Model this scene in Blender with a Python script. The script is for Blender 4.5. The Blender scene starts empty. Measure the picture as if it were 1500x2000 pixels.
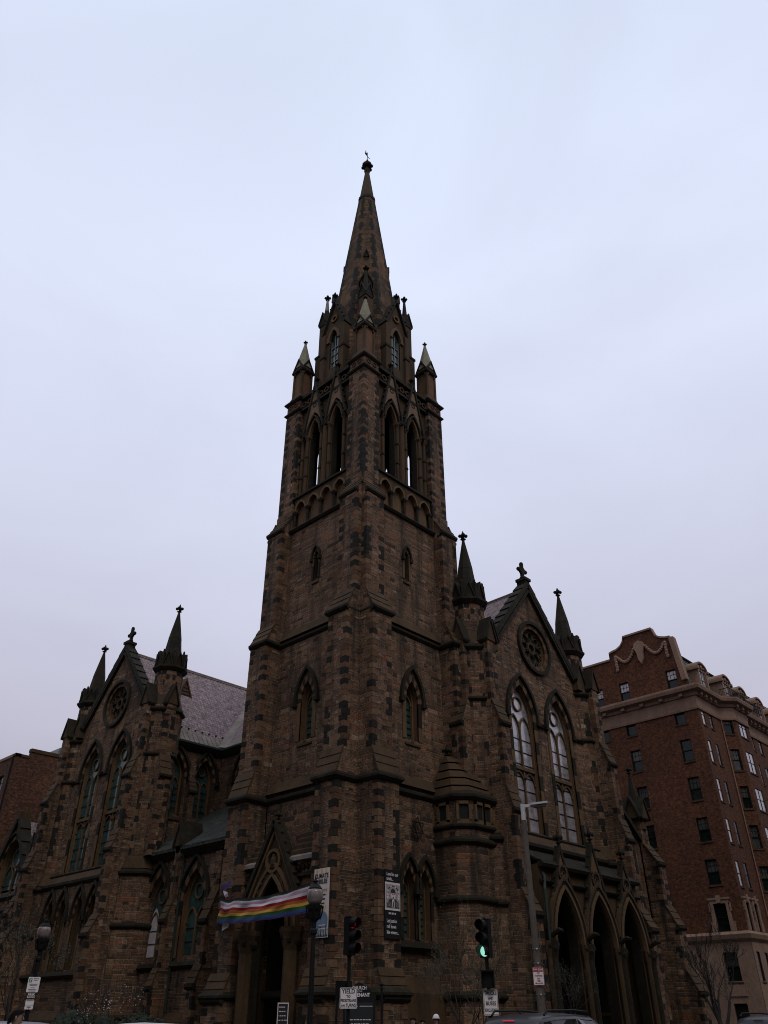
import bpy, bmesh, math, random
from math import sin, cos, pi, sqrt, radians, atan2
from mathutils import Vector, Matrix
from mathutils.geometry import delaunay_2d_cdt
random.seed(7)
scn = bpy.context.scene
COL = scn.collection

# ---------------------------------------------------------------- camera
CAM = Vector((-31.376, -31.980, 1.6))
PITCH, ROLL, YAW = radians(33.02), radians(-0.108), radians(43.675)
fw = Vector((cos(YAW), sin(YAW), 0)); rt = Vector((sin(YAW), -cos(YAW), 0)); up = Vector((0, 0, 1))
cd = cos(PITCH)*fw + sin(PITCH)*up; cu = -sin(PITCH)*fw + cos(PITCH)*up
r2 = cos(ROLL)*rt + sin(ROLL)*cu; u2 = -sin(ROLL)*rt + cos(ROLL)*cu
cam_d = bpy.data.cameras.new("camera"); cam = bpy.data.objects.new("camera", cam_d); COL.objects.link(cam)
M = Matrix(((r2.x, u2.x, -cd.x), (r2.y, u2.y, -cd.y), (r2.z, u2.z, -cd.z))).to_4x4()
M.translation = CAM
cam.matrix_world = M
cam_d.sensor_fit = 'VERTICAL'; cam_d.sensor_height = 36.0; cam_d.lens = 1525.76/2000*36.0
cam_d.clip_end = 4000; cam_d.clip_start = 0.1
scn.camera = cam

# ---------------------------------------------------------------- light
SUN_EL, SUN_AZ = radians(52), radians(200)      # overcast sun, high behind the camera
world = bpy.data.worlds.new("World"); scn.world = world; world.use_nodes = True
wt = world.node_tree; wt.nodes.clear()
def wn(t, **k):
    n = wt.nodes.new(t)
    for a, b in k.items(): setattr(n, a, b)
    return n
wo = wn('ShaderNodeOutputWorld'); bg = wn('ShaderNodeBackground'); bg.inputs[1].default_value = 0.126
sky = wn('ShaderNodeTexSky', sky_type='NISHITA', sun_disc=False, sun_elevation=SUN_EL, sun_rotation=radians(215), air_density=1.0, dust_density=2.0)
tc = wn('ShaderNodeTexCoord')
sep = wn('ShaderNodeSeparateXYZ'); wt.links.new(tc.outputs['Generated'], sep.inputs[0])
# overcast layer: pale blue overhead, lilac grey towards the horizon, soft cloud variation
elev = wn('ShaderNodeValToRGB'); wt.links.new(sep.outputs['Z'], elev.inputs[0])
els = elev.color_ramp.elements
els[0].position = 0.0; els[0].color = (1.9, 1.8, 2.1, 1)
els[1].position = 0.9; els[1].color = (6.1, 6.75, 8.2, 1)
for p_, c_ in ((0.12, (2.5, 2.38, 2.85, 1)), (0.28, (4.5, 4.35, 5.2, 1)), (0.55, (6.05, 6.35, 7.75, 1)), (0.75, (6.45, 7.0, 8.5, 1))):
    e_ = els.new(p_); e_.color = c_
mp = wn('ShaderNodeMapping'); mp.inputs['Scale'].default_value = (1.0, 1.0, 2.2); wt.links.new(tc.outputs['Generated'], mp.inputs[0])
nz = wn('ShaderNodeTexNoise'); nz.inputs['Scale'].default_value = 1.9; nz.inputs['Detail'].default_value = 5; nz.inputs['Roughness'].default_value = .5; nz.inputs['Distortion'].default_value = .6
wt.links.new(mp.outputs[0], nz.inputs[0])
cr = wn('ShaderNodeValToRGB'); wt.links.new(nz.outputs['Fac'], cr.inputs[0])
cr.color_ramp.elements[0].position = .32; cr.color_ramp.elements[0].color = (.92, .91, .915, 1)
cr.color_ramp.elements[1].position = .68; cr.color_ramp.elements[1].color = (1.03, 1.03, 1.03, 1)
mul = wn('ShaderNodeMix', data_type='RGBA', blend_type='MULTIPLY'); mul.inputs[0].default_value = 1.0
wt.links.new(elev.outputs[0], mul.inputs[6]); wt.links.new(cr.outputs[0], mul.inputs[7])
dv_ = wn('ShaderNodeVectorMath', operation='DOT_PRODUCT'); wt.links.new(tc.outputs['Generated'], dv_.inputs[0])
bd = Vector((cos(radians(12))*cos(radians(22)), sin(radians(12))*cos(radians(22)), sin(radians(22)))); dv_.inputs[1].default_value = bd      # a duller cloud bank low in the east
cb_ = wn('ShaderNodeMath', operation='MULTIPLY_ADD'); wt.links.new(nz.outputs['Fac'], cb_.inputs[0]); cb_.inputs[1].default_value = .3; wt.links.new(dv_.outputs['Value'], cb_.inputs[2])
br_ = wn('ShaderNodeValToRGB'); wt.links.new(cb_.outputs[0], br_.inputs[0])
br_.color_ramp.elements[0].position = 1.0; br_.color_ramp.elements[0].color = (1, 1, 1, 1); br_.color_ramp.elements[1].position = 1.13; br_.color_ramp.elements[1].color = (.88, .86, .86, 1); br_.color_ramp.interpolation = 'EASE'
m2_ = wn('ShaderNodeMix', data_type='RGBA', blend_type='MULTIPLY'); m2_.inputs[0].default_value = 1.0; wt.links.new(mul.outputs[2], m2_.inputs[6]); wt.links.new(br_.outputs[0], m2_.inputs[7])
mx = wn('ShaderNodeMix', data_type='RGBA'); mx.inputs[0].default_value = 0.9
wt.links.new(sky.outputs[0], mx.inputs[6]); wt.links.new(m2_.outputs[2], mx.inputs[7])
wt.links.new(mx.outputs[2], bg.inputs[0]); wt.links.new(bg.outputs[0], wo.inputs[0])
sl = bpy.data.lights.new("sun", 'SUN'); sl.energy = 0.75; sl.angle = radians(20); sl.color = (1, .95, .9)
so = bpy.data.objects.new("sun", sl); COL.objects.link(so)
sd = Vector((-0.35, -0.85, 0)).normalized()*cos(SUN_EL) + Vector((0, 0, sin(SUN_EL)))
so.rotation_euler = sd.to_track_quat('Z', 'Y').to_euler()
scn.view_settings.view_transform = 'Standard'; scn.view_settings.look = 'None'
scn.cycles.filter_width = 1.0
scn.view_settings.exposure = 0.0; scn.view_settings.gamma = 1.0

# ---------------------------------------------------------------- materials
MATS = {}
class NT:
    def __init__(s, name):
        s.m = bpy.data.materials.new(name); s.m.use_nodes = True; s.t = s.m.node_tree; s.t.nodes.clear()
        s.o = s.n('ShaderNodeOutputMaterial'); s.b = s.n('ShaderNodeBsdfPrincipled'); s.l(s.b.outputs[0], s.o.inputs[0]); MATS[name] = s.m
    def n(s, t, **k):
        x = s.t.nodes.new(t)
        for a, b in k.items(): setattr(x, a, b)
        return x
    def l(s, a, b): s.t.links.new(a, b)
    def math(s, op, a, b=None, c=None):
        x = s.n('ShaderNodeMath', operation=op)
        for i, v in enumerate((a, b, c)):
            if v is None: continue
            if isinstance(v, (int, float)): x.inputs[i].default_value = v
            else: s.l(v, x.inputs[i])
        return x.outputs[0]
    def ramp(s, fac, stops, interp='LINEAR'):
        x = s.n('ShaderNodeValToRGB'); x.color_ramp.interpolation = interp; s.l(fac, x.inputs[0])
        e = x.color_ramp.elements
        while len(e) < len(stops): e.new(.5)
        for i, (p, c) in enumerate(stops):
            e[i].position = p; e[i].color = (c, c, c, 1) if isinstance(c, (int, float)) else (*c, 1)
        return x.outputs[0]
    def noise(s, vec, scale, detail=4, rough=.55, dist=0):
        x = s.n('ShaderNodeTexNoise'); x.inputs['Scale'].default_value = scale; x.inputs['Detail'].default_value = detail
        x.inputs['Roughness'].default_value = rough; x.inputs['Distortion'].default_value = dist
        if vec is not None: s.l(vec, x.inputs[0])
        return x.outputs['Fac']
    def mix(s, fac, a, b, blend='MIX'):
        x = s.n('ShaderNodeMix', data_type='RGBA', blend_type=blend)
        for i, v in ((0, fac), (6, a), (7, b)):
            if isinstance(v, (int, float)): x.inputs[i].default_value = v
            elif isinstance(v, tuple): x.inputs[i].default_value = (*v, 1)
            else: s.l(v, x.inputs[i])
        return x.outputs[2]
    def bump(s, h, strength, dist=.02):
        x = s.n('ShaderNodeBump'); x.inputs['Strength'].default_value = strength; x.inputs['Distance'].default_value = dist
        s.l(h, x.inputs['Height']); s.l(x.outputs[0], s.b.inputs['Normal'])
    def pos(s): return s.n('ShaderNodeNewGeometry').outputs['Position']
    def set(s, **k):
        for a, v in k.items():
            i = s.b.inputs[a.replace('_', ' ')]
            if isinstance(v, (int, float)): i.default_value = v
            elif isinstance(v, tuple): i.default_value = (*v, 1)
            else: s.l(v, i)

def plain(name, col, rough=.6, metal=0.0, ior=1.45, var=.18, scale=3.0, emit=None, es=1.0, bump=0.0):
    t = NT(name); f = t.noise(t.pos(), scale, 5)
    c = t.mix(1.0, col, t.ramp(f, [(.3, 1-var), (.7, 1+var*.6)]), 'MULTIPLY')
    t.set(Base_Color=c, Roughness=rough, Metallic=metal, IOR=ior)
    if emit: t.set(Emission_Color=emit, Emission_Strength=es)
    if bump: t.bump(t.noise(t.pos(), scale*6, 4), bump)
    return t

def wn2(t, a, c):
    cb = t.n('ShaderNodeCombineXYZ')
    for i, x in enumerate((a, c)):
        if isinstance(x, (int, float)): cb.inputs[i].default_value = x
        else: t.l(x, cb.inputs[i])
    w = t.n('ShaderNodeTexWhiteNoise', noise_dimensions='2D'); t.l(cb.outputs[0], w.inputs['Vector']); return w.outputs['Value']
def courses(name, stops, rowh, lmin, lmax, mortar, mcol, bump=.6, stain=(.5, 1.15), fine=9.0, wavy=True, soot=.0):
    """random-range masonry laid in the face's own UV (metres)"""
    t = NT(name)
    uv = t.n('ShaderNodeUVMap'); sp = t.n('ShaderNodeSeparateXYZ'); t.l(uv.outputs[0], sp.inputs[0])
    u, v = sp.outputs[0], sp.outputs[1]
    W2 = lambda a, c: wn2(t, a, c)
    if wavy:                                                     # broken courses: bands cut into uneven cells, each cell into its own sub-courses
        H = rowh
        v2 = t.math('DIVIDE', v, H); row = t.math('FLOOR', v2); fv = t.math('FRACT', v2)
        ln = t.math('MULTIPLY_ADD', W2(row, 3.1), lmax-lmin, lmin)
        u2 = t.math('ADD', t.math('DIVIDE', u, ln), t.math('MULTIPLY', W2(row, 57.3), 9.0)); colm = t.math('FLOOR', u2); fu = t.math('FRACT', u2)
        n = t.math('ADD', t.math('FLOOR', t.math('MULTIPLY', W2(row, t.math('ADD', colm, .37)), 2.99)), 2.0)
        sv = t.math('MULTIPLY', fv, n); sub = t.math('FLOOR', sv); fvs = t.math('FRACT', sv)
        m = t.math('ADD', t.math('FLOOR', t.math('MULTIPLY', W2(t.math('MULTIPLY_ADD', sub, 7.7, row), t.math('ADD', colm, 11.9)), 2.99)), 1.0)
        su = t.math('MULTIPLY', t.math('POWER', fu, t.math('MULTIPLY_ADD', W2(t.math('ADD', row, sub), t.math('ADD', colm, 4.4)), .5, .75)), m); sc_ = t.math('FLOOR', su); fus = t.math('FRACT', su)
        cid1 = t.math('MULTIPLY_ADD', sub, 13.13, row); cid2 = t.math('MULTIPLY_ADD', sc_, 17.71, colm)
        cb = t.n('ShaderNodeCombineXYZ'); t.l(cid1, cb.inputs[0]); t.l(cid2, cb.inputs[1])
        dv = t.math('DIVIDE', t.math('MULTIPLY', t.math('MINIMUM', fvs, t.math('SUBTRACT', 1.0, fvs)), H), n)
        du = t.math('DIVIDE', t.math('MULTIPLY', t.math('MINIMUM', fus, t.math('SUBTRACT', 1.0, fus)), ln), m)
    else:
        v2 = t.math('DIVIDE', v, rowh); row = t.math('FLOOR', v2); fv = t.math('FRACT', v2)
        ln = t.math('MULTIPLY_ADD', W2(row, 3.1), lmax-lmin, lmin)
        u2 = t.math('ADD', t.math('DIVIDE', u, ln), t.math('MULTIPLY', W2(row, 57.3), 9.0)); colm = t.math('FLOOR', u2); fu = t.math('FRACT', u2)
        cb = t.n('ShaderNodeCombineXYZ'); t.l(row, cb.inputs[0]); t.l(colm, cb.inputs[1])
        dv = t.math('MULTIPLY', t.math('MINIMUM', fv, t.math('SUBTRACT', 1.0, fv)), rowh)
        du = t.math('MULTIPLY', t.math('MINIMUM', fu, t.math('SUBTRACT', 1.0, fu)), ln)
    w3 = t.n('ShaderNodeTexWhiteNoise', noise_dimensions='2D'); t.l(cb.outputs[0], w3.inputs['Vector'])
    base = t.ramp(w3.outputs['Value'], stops)
    dm = t.math('MINIMUM', dv, du)
    mk = t.ramp(t.math('DIVIDE', dm, mortar*2), [(.25, 0.0), (.75, 1.0)])
    c = t.mix(mk, mcol, base)
    p = t.pos()
    big = t.noise(p, .22, 5, .6); c = t.mix(1.0, c, t.ramp(big, [(.3, stain[0]), (.7, stain[1])]), 'MULTIPLY')
    fin = t.noise(p, fine, 4, .65); c = t.mix(1.0, c, t.ramp(fin, [(.32, .5), (.68, 1.46)]), 'MULTIPLY')
    if soot:
        mpz = t.n('ShaderNodeMapping'); mpz.inputs['Scale'].default_value = (1.6, 1.6, .16); t.l(p, mpz.inputs[0])
        st = t.noise(mpz.outputs[0], 1.0, 5, .65)
        c = t.mix(t.ramp(st, [(.47, 0.0), (.68, soot)]), c, (.013, .012, .008))
    t.set(Base_Color=c, Roughness=.93, Specular_IOR_Level=.25)
    h = t.math('ADD', t.math('MULTIPLY', mk, .6), t.math('MULTIPLY', t.noise(p, fine*.8, 5, .7), 1.0))
    h = t.math('ADD', h, t.math('MULTIPLY', w3.outputs['Value'], .5))
    t.bump(h, bump, .05)
    return t

courses('ashlar', [(0, (.042, .026, .015)), (.08, (.08, .046, .026)), (.3, (.118, .066, .037)), (.52, (.155, .091, .052)), (.7, (.13, .062, .032)), (.84, (.2, .125, .075)), (.95, (.17, .062, .024)), (1, (.29, .195, .125))],
        .52, .7, 1.5, .011, (.215, .155, .105), bump=.9, stain=(.5, 1.18), fine=11, soot=.82)
courses('ashlar_spire', [(0, (0.0419, 0.0241, 0.0114)), (.3, (0.0992, 0.0513, 0.0222)), (.6, (0.1310, 0.0684, 0.0300)), (1, (0.1566, 0.0840, 0.0373))],
        .85, .9, 1.8, .012, (0.103, 0.070, 0.042), stain=(.5, 1.05), soot=.6)
courses('red_brick', [(0, (0.0482, 0.0165, 0.0067)), (.4, (0.0763, 0.0261, 0.0101)), (.8, (0.0964, 0.0330, 0.0131)), (1, (0.1165, 0.0413, 0.0165))],
        .078, .2, .24, .007, (.085, .046, .032), bump=.3, stain=(.78, 1.1), fine=5, wavy=False)
courses('old_brick', [(0, (0.0382, 0.0155, 0.0073)), (.4, (0.0723, 0.0288, 0.0127)), (.8, (0.1020, 0.0399, 0.0175)), (1, (0.1445, 0.0613, 0.0277))],
        .085, .2, .26, .008, (.09, .055, .04), bump=.3, stain=(.6, 1.15), fine=4, wavy=False)
courses('slate', [(0, (.20, .152, .152)), (.5, (.225, .172, .172)), (.9, (.245, .188, .188)), (.99, (.255, .197, .197)), (1, (.33, .27, .26))],
        .27, .24, .3, .03, (.13, .10, .10), bump=.25, stain=(.88, 1.1), fine=3, wavy=False)
courses('dark_slate', [(0, (0.0245, 0.0258, 0.0211)), (.5, (0.0350, 0.0354, 0.0285)), (1, (0.0525, 0.0510, 0.0422))],
        .22, .26, .34, .012, (.02, .02, .018), bump=.4, stain=(.7, 1.1), fine=3, wavy=False)
courses('mansard_tile', [(0, (.07, .095, .082)), (.5, (.10, .13, .112)), (1, (.14, .165, .145))],
        .42, .3, .36, .06, (.018, .024, .02), bump=.8, stain=(.8, 1.1), fine=3, wavy=False)

def dressed(name, c0, c1, moss=(.03, .032, .02), ms=.5):
    t = NT(name); p = t.pos()
    mpz = t.n('ShaderNodeMapping'); mpz.inputs['Scale'].default_value = (1.4, 1.4, .45); t.l(p, mpz.inputs[0])
    c = t.mix(t.ramp(t.noise(mpz.outputs[0], .9, 6, .65), [(.32, 0.0), (.68, 1.0)]), c0, c1)
    c = t.mix(t.ramp(t.noise(p, 1.7, 5, .7, .5), [(.5, 0.0), (.7, ms)]), c, moss)
    c = t.mix(1.0, c, t.ramp(t.noise(p, 8, 4, .6), [(.25, .75), (.75, 1.2)]), 'MULTIPLY')
    t.set(Base_Color=c, Roughness=.9, Specular_IOR_Level=.25); t.bump(t.noise(p, 7, 5, .7), .45, .03); return t
dressed('trim_stone', (0.0307, 0.0190, 0.0081), (0.0711, 0.0388, 0.0162))
dressed('dark_trim', (0.0074, 0.0060, 0.0023), (0.0188, 0.0122, 0.0049), ms=.6)
dressed('pale_trim', (0.0743, 0.0431, 0.0194), (0.1238, 0.0729, 0.0335), ms=.3)
dressed('rose_stone', (0.0774, 0.0394, 0.0201), (0.1290, 0.0670, 0.0341), ms=.15)
dressed('gable_stone', (0.1170, 0.0729, 0.0447), (0.1800, 0.1159, 0.0722), ms=.35)
dressed('limestone', (0.1776, 0.1072, 0.0733), (0.2478, 0.1585, 0.1101), moss=(0.0990, 0.0607, 0.0411), ms=.35)
dressed('pale_copper', (0.1658, 0.1498, 0.1040), (0.2295, 0.2104, 0.1469), moss=(0.0765, 0.0765, 0.0428), ms=.5)
dressed('flashing', (0.1584, 0.1338, 0.1156), (0.2592, 0.2182, 0.1870), moss=(0.0720, 0.0598, 0.0476), ms=.5)
dressed('concrete_pole', (0.0788, 0.0642, 0.0504), (0.1125, 0.0934, 0.0756), ms=.2)
t = NT('quoin'); at = t.n('ShaderNodeAttribute', attribute_name='tone')
c = t.ramp(at.outputs['Fac'], [(0, (0.0081, 0.0068, 0.0045)), (.4, (0.0162, 0.0127, 0.0083)), (.5, (0.0630, 0.0323, 0.0165)), (.72, (0.1035, 0.0527, 0.0277)), (1, (0.1440, 0.0892, 0.0495))])
c = t.mix(1.0, c, t.ramp(t.noise(t.pos(), 7, 5, .65), [(.25, .65), (.75, 1.25)]), 'MULTIPLY')
t.set(Base_Color=c, Roughness=.92, Specular_IOR_Level=.25); t.bump(t.noise(t.pos(), 7, 5, .7), .6, .04)
def glass(name, col, rough, ior, wav=.1):
    t = NT(name); p = t.pos()
    c = t.mix(1.0, col, t.ramp(t.noise(p, 1.6, 4, .7), [(.3, .45), (.7, 1.5)]), 'MULTIPLY')
    t.set(Base_Color=c, Roughness=rough, IOR=ior); t.bump(t.noise(p, 2.2, 2, .5), wav, .06); return t
glass('leaded_glass', (.026, .056, .048), .14, 1.45)
glass('bright_glazing', (.27, .25, .26), .16, 2.6, .2)
glass('house_glass', (.006, .011, .009), .05, 1.35, .04)
glass('sky_glass', (.32, .30, .31), .05, 3.4, .03)  # pale base colour stands in for reflected sky
glass('curtain_glass', (.05, .05, .043), .1, 1.4, .04)
glass('blind_glass', (.42, .38, .37), .15, 1.6, .03)
plain('blind', (.42, .37, .35), .8)
plain('black_frame', (.009, .009, .008), .6, ior=1.25)
plain('black_iron', (.006, .006, .006), .6, ior=1.25)
plain('grey_steel', (.16, .15, .14), .45, .6)
plain('light_head', (.42, .41, .4), .5)
plain('dark_wood', (.02, .013, .009), .6)
plain('unlit_black', (.006, .005, .004), .95)  # near-black colour imitating the shade of unlit interiors
plain('copper_green', (.022, .034, .026), .7, ior=1.3)
plain('duct_metal', (.12, .13, .125), .5, .3)
plain('sign_white', (.66, .60, .58), .45, var=.06)
plain('sign_black', (.009, .009, .009), .7, ior=1.25)
plain('sign_red', (.3, .018, .02), .5)
plain('sign_green', (.02, .16, .10), .5)
plain('sign_dark', (.018, .02, .021), .6, ior=1.3)
plain('sign_blue', (.12, .17, .24), .6)
plain('sign_yellow', (.52, .36, .16), .6)
plain('cloth_cream', (.55, .47, .44), .75, var=.08)
plain('pale_blue_sky', (.3, .36, .4), .75)
plain('engraving_grey', (.3, .25, .25), .8, var=.5, scale=14)
plain('cloth_ink', (.02, .018, .016), .8)
plain('lens_red', (.12, .006, .008), .3, emit=(.9, .02, .03), es=.16)
plain('lens_off', (.02, .02, .015), .35)
plain('lens_green', (.1, .5, .4), .3, emit=(.42, 1, .80), es=.75)
glass('car_glass', (.015, .016, .017), .03, 1.9, .01)
plain('lens_red_off', (.08, .008, .008), .3)
plain('brake_light', (.5, .02, .03), .3, emit=(1, .05, .07), es=.45)
plain('globe_glass', (.17, .135, .12), .22, var=.3, scale=9)
plain('asphalt', (.03, .029, .028), .9, var=.3, scale=1.2, bump=.3)
plain('paving', (.10, .088, .078), .9, var=.25, scale=.8, bump=.2)
plain('kerb_stone', (.25, .24, .23), .85)
plain('road_paint', (.6, .58, .55), .7)
plain('turf', (.028, .036, .016), .95, var=.5, scale=4, bump=.6)
plain('bark', (.022, .018, .014), .95, var=.4, scale=6)
plain('pale_bark', (.05, .041, .028), .95, var=.4, scale=6)
plain('bud_leaf', (.034, .034, .012), .8, var=.4, scale=8)
plain('spring_leaf', (.05, .055, .024), .8, var=.4, scale=8)
plain('blossom', (.36, .28, .28), .7, var=.2, scale=8)
plain('evergreen', (.012, .02, .009), .85, var=.5, scale=8)
plain('skin', (.24, .145, .105), .55)
plain('skin_dark', (.19, .11, .08), .55)
plain('hair_dark', (.006, .004, .003), .85, ior=1.2)
plain('lips', (.2, .07, .06), .5)
plain('eye_dark', (.012, .01, .01), .3)
plain('wool_white', (.6, .56, .55), .9, bump=.4, scale=12)
plain('hoodie_lilac', (.33, .30, .36), .9, scale=8)
plain('coat_dark', (.018, .018, .02), .85)
plain('coat_brown', (.045, .032, .024), .85)
plain('denim', (.03, .038, .06), .85)
plain('shoe_dark', (.012, .012, .012), .6)
plain('rubber', (.01, .01, .01), .85)
plain('alloy', (.3, .3, .3), .35, .8)
def paint(name, col, met=.3):
    t = NT(name); t.set(Base_Color=t.mix(1.0, col, t.ramp(t.noise(t.pos(), 2, 3), [(.3, .93), (.7, 1.05)]), 'MULTIPLY'), Roughness=.42, Metallic=met, Coat_Weight=.12, Coat_Roughness=.05); return t
paint('paint_bronze', (.012, .008, .008), 0); paint('paint_white', (.62, .6, .6), 0); paint('paint_black', (.006, .007, .008), 0); paint('paint_grey', (.2, .19, .2))
STRIPES = [('black', (.010, .009, .008)), ('brown', (.06, .038, .02)), ('pale_blue', (.42, .5, .52)), ('pink', (.48, .28, .33)), ('white', (.62, .58, .6)), ('red', (.26, .018, .022)), ('orange', (.36, .11, .025)), ('yellow', (.5, .3, .06)), ('green', (.035, .09, .02)), ('blue', (.03, .075, .16)), ('violet', (.05, .03, .11))]
for n_, c_ in STRIPES: plain('stripe_'+n_, tuple(v**1.12*.9 for v in c_), .8, ior=1.3, var=.15, scale=2)

# ---------------------------------------------------------------- mesh building
class Fr:
    """facade frame: s runs to the right along the wall, d points out of it, z up"""
    def __init__(f, o, n):
        f.o = Vector((o[0], o[1], 0)); f.n = Vector((n[0], n[1], 0)).normalized(); f.s = Vector((-f.n.y, f.n.x, 0))
    def __call__(f, s, d, z): return f.o + f.s*s + f.n*d + Vector((0, 0, z))
WORLD = Fr((0, 0), (0, -1))
class MB:
    def __init__(b, mats, fr=None):
        b.mats = list(mats); b.fr = fr; b.v = []; b.f = []; b.mi = []; b.tone = []; b.t = .5
    def face(b, pts, m=0):
        i = len(b.v); b.v += [tuple(p) for p in pts]; b.f.append(tuple(range(i, i+len(pts)))); b.mi.append(m if isinstance(m, int) else b.slot(m)); b.tone.append(b.t)
    def slot(b, name):
        if name not in b.mats: b.mats.append(name)
        return b.mats.index(name)
    def hexa(b, p, m=0):
        for q in ((0, 3, 2, 1), (4, 5, 6, 7), (0, 1, 5, 4), (1, 2, 6, 5), (2, 3, 7, 6), (3, 0, 4, 7)): b.face([p[i] for i in q], m)
    def box(b, s0, s1, d0, d1, z0, z1, m=0, fr=None):
        f = fr or b.fr
        b.hexa([f(s0, d0, z0), f(s1, d0, z0), f(s1, d1, z0), f(s0, d1, z0), f(s0, d0, z1), f(s1, d0, z1), f(s1, d1, z1), f(s0, d1, z1)], m)
    def bar(b, p, q, w, h, m=0, n=None):
        """rectangular bar from p to q (world), w along the frame normal, h across"""
        p, q = Vector(p), Vector(q); a = (q-p).normalized(); n = n or b.fr.n; c = a.cross(n).normalized()
        o = [n*(-w/2)+c*(-h/2), n*(w/2)+c*(-h/2), n*(w/2)+c*(h/2), n*(-w/2)+c*(h/2)]
        b.hexa([p+x for x in o]+[q+x for x in o], m)
    def prism(b, poly, d0, d1, m=0, fr=None, caps=(1, 1), mside=None):
        """facade polygon (s,z) pushed from d0 to d1"""
        f = fr or b.fr; n = len(poly); ms = m if mside is None else mside
        for k, d in ((0, d0), (1, d1)):
            if caps[k]: b.fill([[f(s, d, z) for s, z in poly]], m)
        for i in range(n):
            (s, z), (s2, z2) = poly[i], poly[(i+1) % n]
            b.face([f(s, d0, z), f(s2, d0, z2), f(s2, d1, z2), f(s, d1, z)], ms)
    def profile(b, poly, s0, s1, m=0, fr=None):
        """side profile (d,z) pushed along the wall"""
        f = fr or b.fr; n = len(poly)
        for s in (s0, s1): b.fill([[f(s, d, z) for d, z in poly]], m)
        for i in range(n):
            (d, z), (d2, z2) = poly[i], poly[(i+1) % n]
            b.face([f(s0, d, z), f(s0, d2, z2), f(s1, d2, z2), f(s1, d, z)], m)
    def fill(b, loops, m=0):
        flat = [Vector(p) for l in loops for p in l]
        if len(loops) == 1 and len(flat) <= 4: b.face(flat, m); return
        n = Vector((0, 0, 0)); L = [Vector(p) for p in loops[0]]; c = sum(L, Vector())/len(L)
        for p, q in zip(L, L[1:]+L[:1]): n += (p-c).cross(q-c)
        n.normalize(); x = n.orthogonal().normalized(); y = n.cross(x)
        P2 = [[Vector(((Vector(p)-c).dot(x), (Vector(p)-c).dot(y))) for p in l] for l in loops]; fl = [p for l in P2 for p in l]; E = []; k = 0
        for l in P2: E += [(k+i, k+(i+1) % len(l)) for i in range(len(l))]; k += len(l)
        def ins(p, l):
            r = False
            for a, d in zip(l, l[1:]+l[:1]):
                if (a.y > p.y) != (d.y > p.y) and p.x < (d.x-a.x)*(p.y-a.y)/(d.y-a.y)+a.x: r = not r
            return r
        V, _, F, _, _, _ = delaunay_2d_cdt(fl, E, [], 0, 1e-6)
        for t in F:
            g = sum((V[i] for i in t), Vector((0, 0)))/len(t)
            if ins(g, P2[0]) and not any(ins(g, h) for h in P2[1:]): b.face([c+x*V[i].x+y*V[i].y for i in t], m)
    def wall(b, outer, holes, d, thick, m=0, mr=None, back=True, fr=None, mb=None):
        f = fr or b.fr
        b.fill([[f(s, d, z) for s, z in outer]]+[[f(s, d, z) for s, z in h] for h in holes], m)
        if back: b.fill([[f(s, d-thick, z) for s, z in outer]]+[[f(s, d-thick, z) for s, z in h] for h in holes], m if mb is None else mb)
        for h in holes:
            for i in range(len(h)):
                (s, z), (s2, z2) = h[i], h[(i+1) % len(h)]
                b.face([f(s, d, z), f(s2, d, z2), f(s2, d-thick, z2), f(s, d-thick, z)], m if mr is None else mr)
        for i in range(len(outer)):
            (s, z), (s2, z2) = outer[i], outer[(i+1) % len(outer)]
            b.face([f(s, d, z), f(s2, d, z2), f(s2, d-thick, z2), f(s, d-thick, z)], m)
    def band(b, inner, outer, d0, d1, m=0, closed=False, fr=None, alt=None):
        f = fr or b.fr; n = len(inner)
        for i in range(n if closed else n-1):
            j = (i+1) % n; a, a2, c, c2 = inner[i], inner[j], outer[i], outer[j]
            mm = m if alt is None or i % 2 else alt
            b.hexa([f(a[0], d0, a[1]), f(a2[0], d0, a2[1]), f(c2[0], d0, c2[1]), f(c[0], d0, c[1]),
                    f(a[0], d1, a[1]), f(a2[0], d1, a2[1]), f(c2[0], d1, c2[1]), f(c[0], d1, c[1])], mm)
    def loft(b, rings, m=0, cap=(True, True)):
        for r, q in zip(rings, rings[1:]):
            n = len(r)
            for i in range(n): b.face([r[i], r[(i+1) % n], q[(i+1) % n], q[i]], m)
        if cap[0]: b.fill([rings[0]], m)
        if cap[1]: b.fill([rings[-1]], m)
    def column(b, c, n, rz, m=0, rot=0, cap=(True, True)):
        """polygonal solid of revolution: rz = [(r,z)...] about c"""
        b.loft([[Vector((c[0]+r*cos(rot+2*pi*i/n), c[1]+r*sin(rot+2*pi*i/n), z)) for i in range(n)] for r, z in rz], m, cap)
    def course(b, path, prof, closed=True, m=0):
        """moulding swept round a plan path (ccw = outwards); prof = [(off,z)...]"""
        n = len(path); P = [Vector(p).to_2d() for p in path]; R = []
        for i in range(n):
            if not closed and i == 0: e1 = e2 = (P[1]-P[0]).normalized()
            elif not closed and i == n-1: e1 = e2 = (P[-1]-P[-2]).normalized()
            else: e1 = (P[i]-P[i-1]).normalized(); e2 = (P[(i+1) % n]-P[i]).normalized()
            n1 = Vector((e1.y, -e1.x)); n2 = Vector((e2.y, -e2.x)); k = (n1+n2)/max(.15, 1+n1.dot(n2)); R.append(k)
        rings = [[Vector((p.x+k.x*o, p.y+k.y*o, z)) for p, k in zip(P, R)] for o, z in prof]
        for i in range(n if closed else n-1):
            j = (i+1) % n
            for a in range(len(prof)):
                c = (a+1) % len(prof)
                b.face([rings[a][i], rings[a][j], rings[c][j], rings[c][i]], m)
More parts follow.
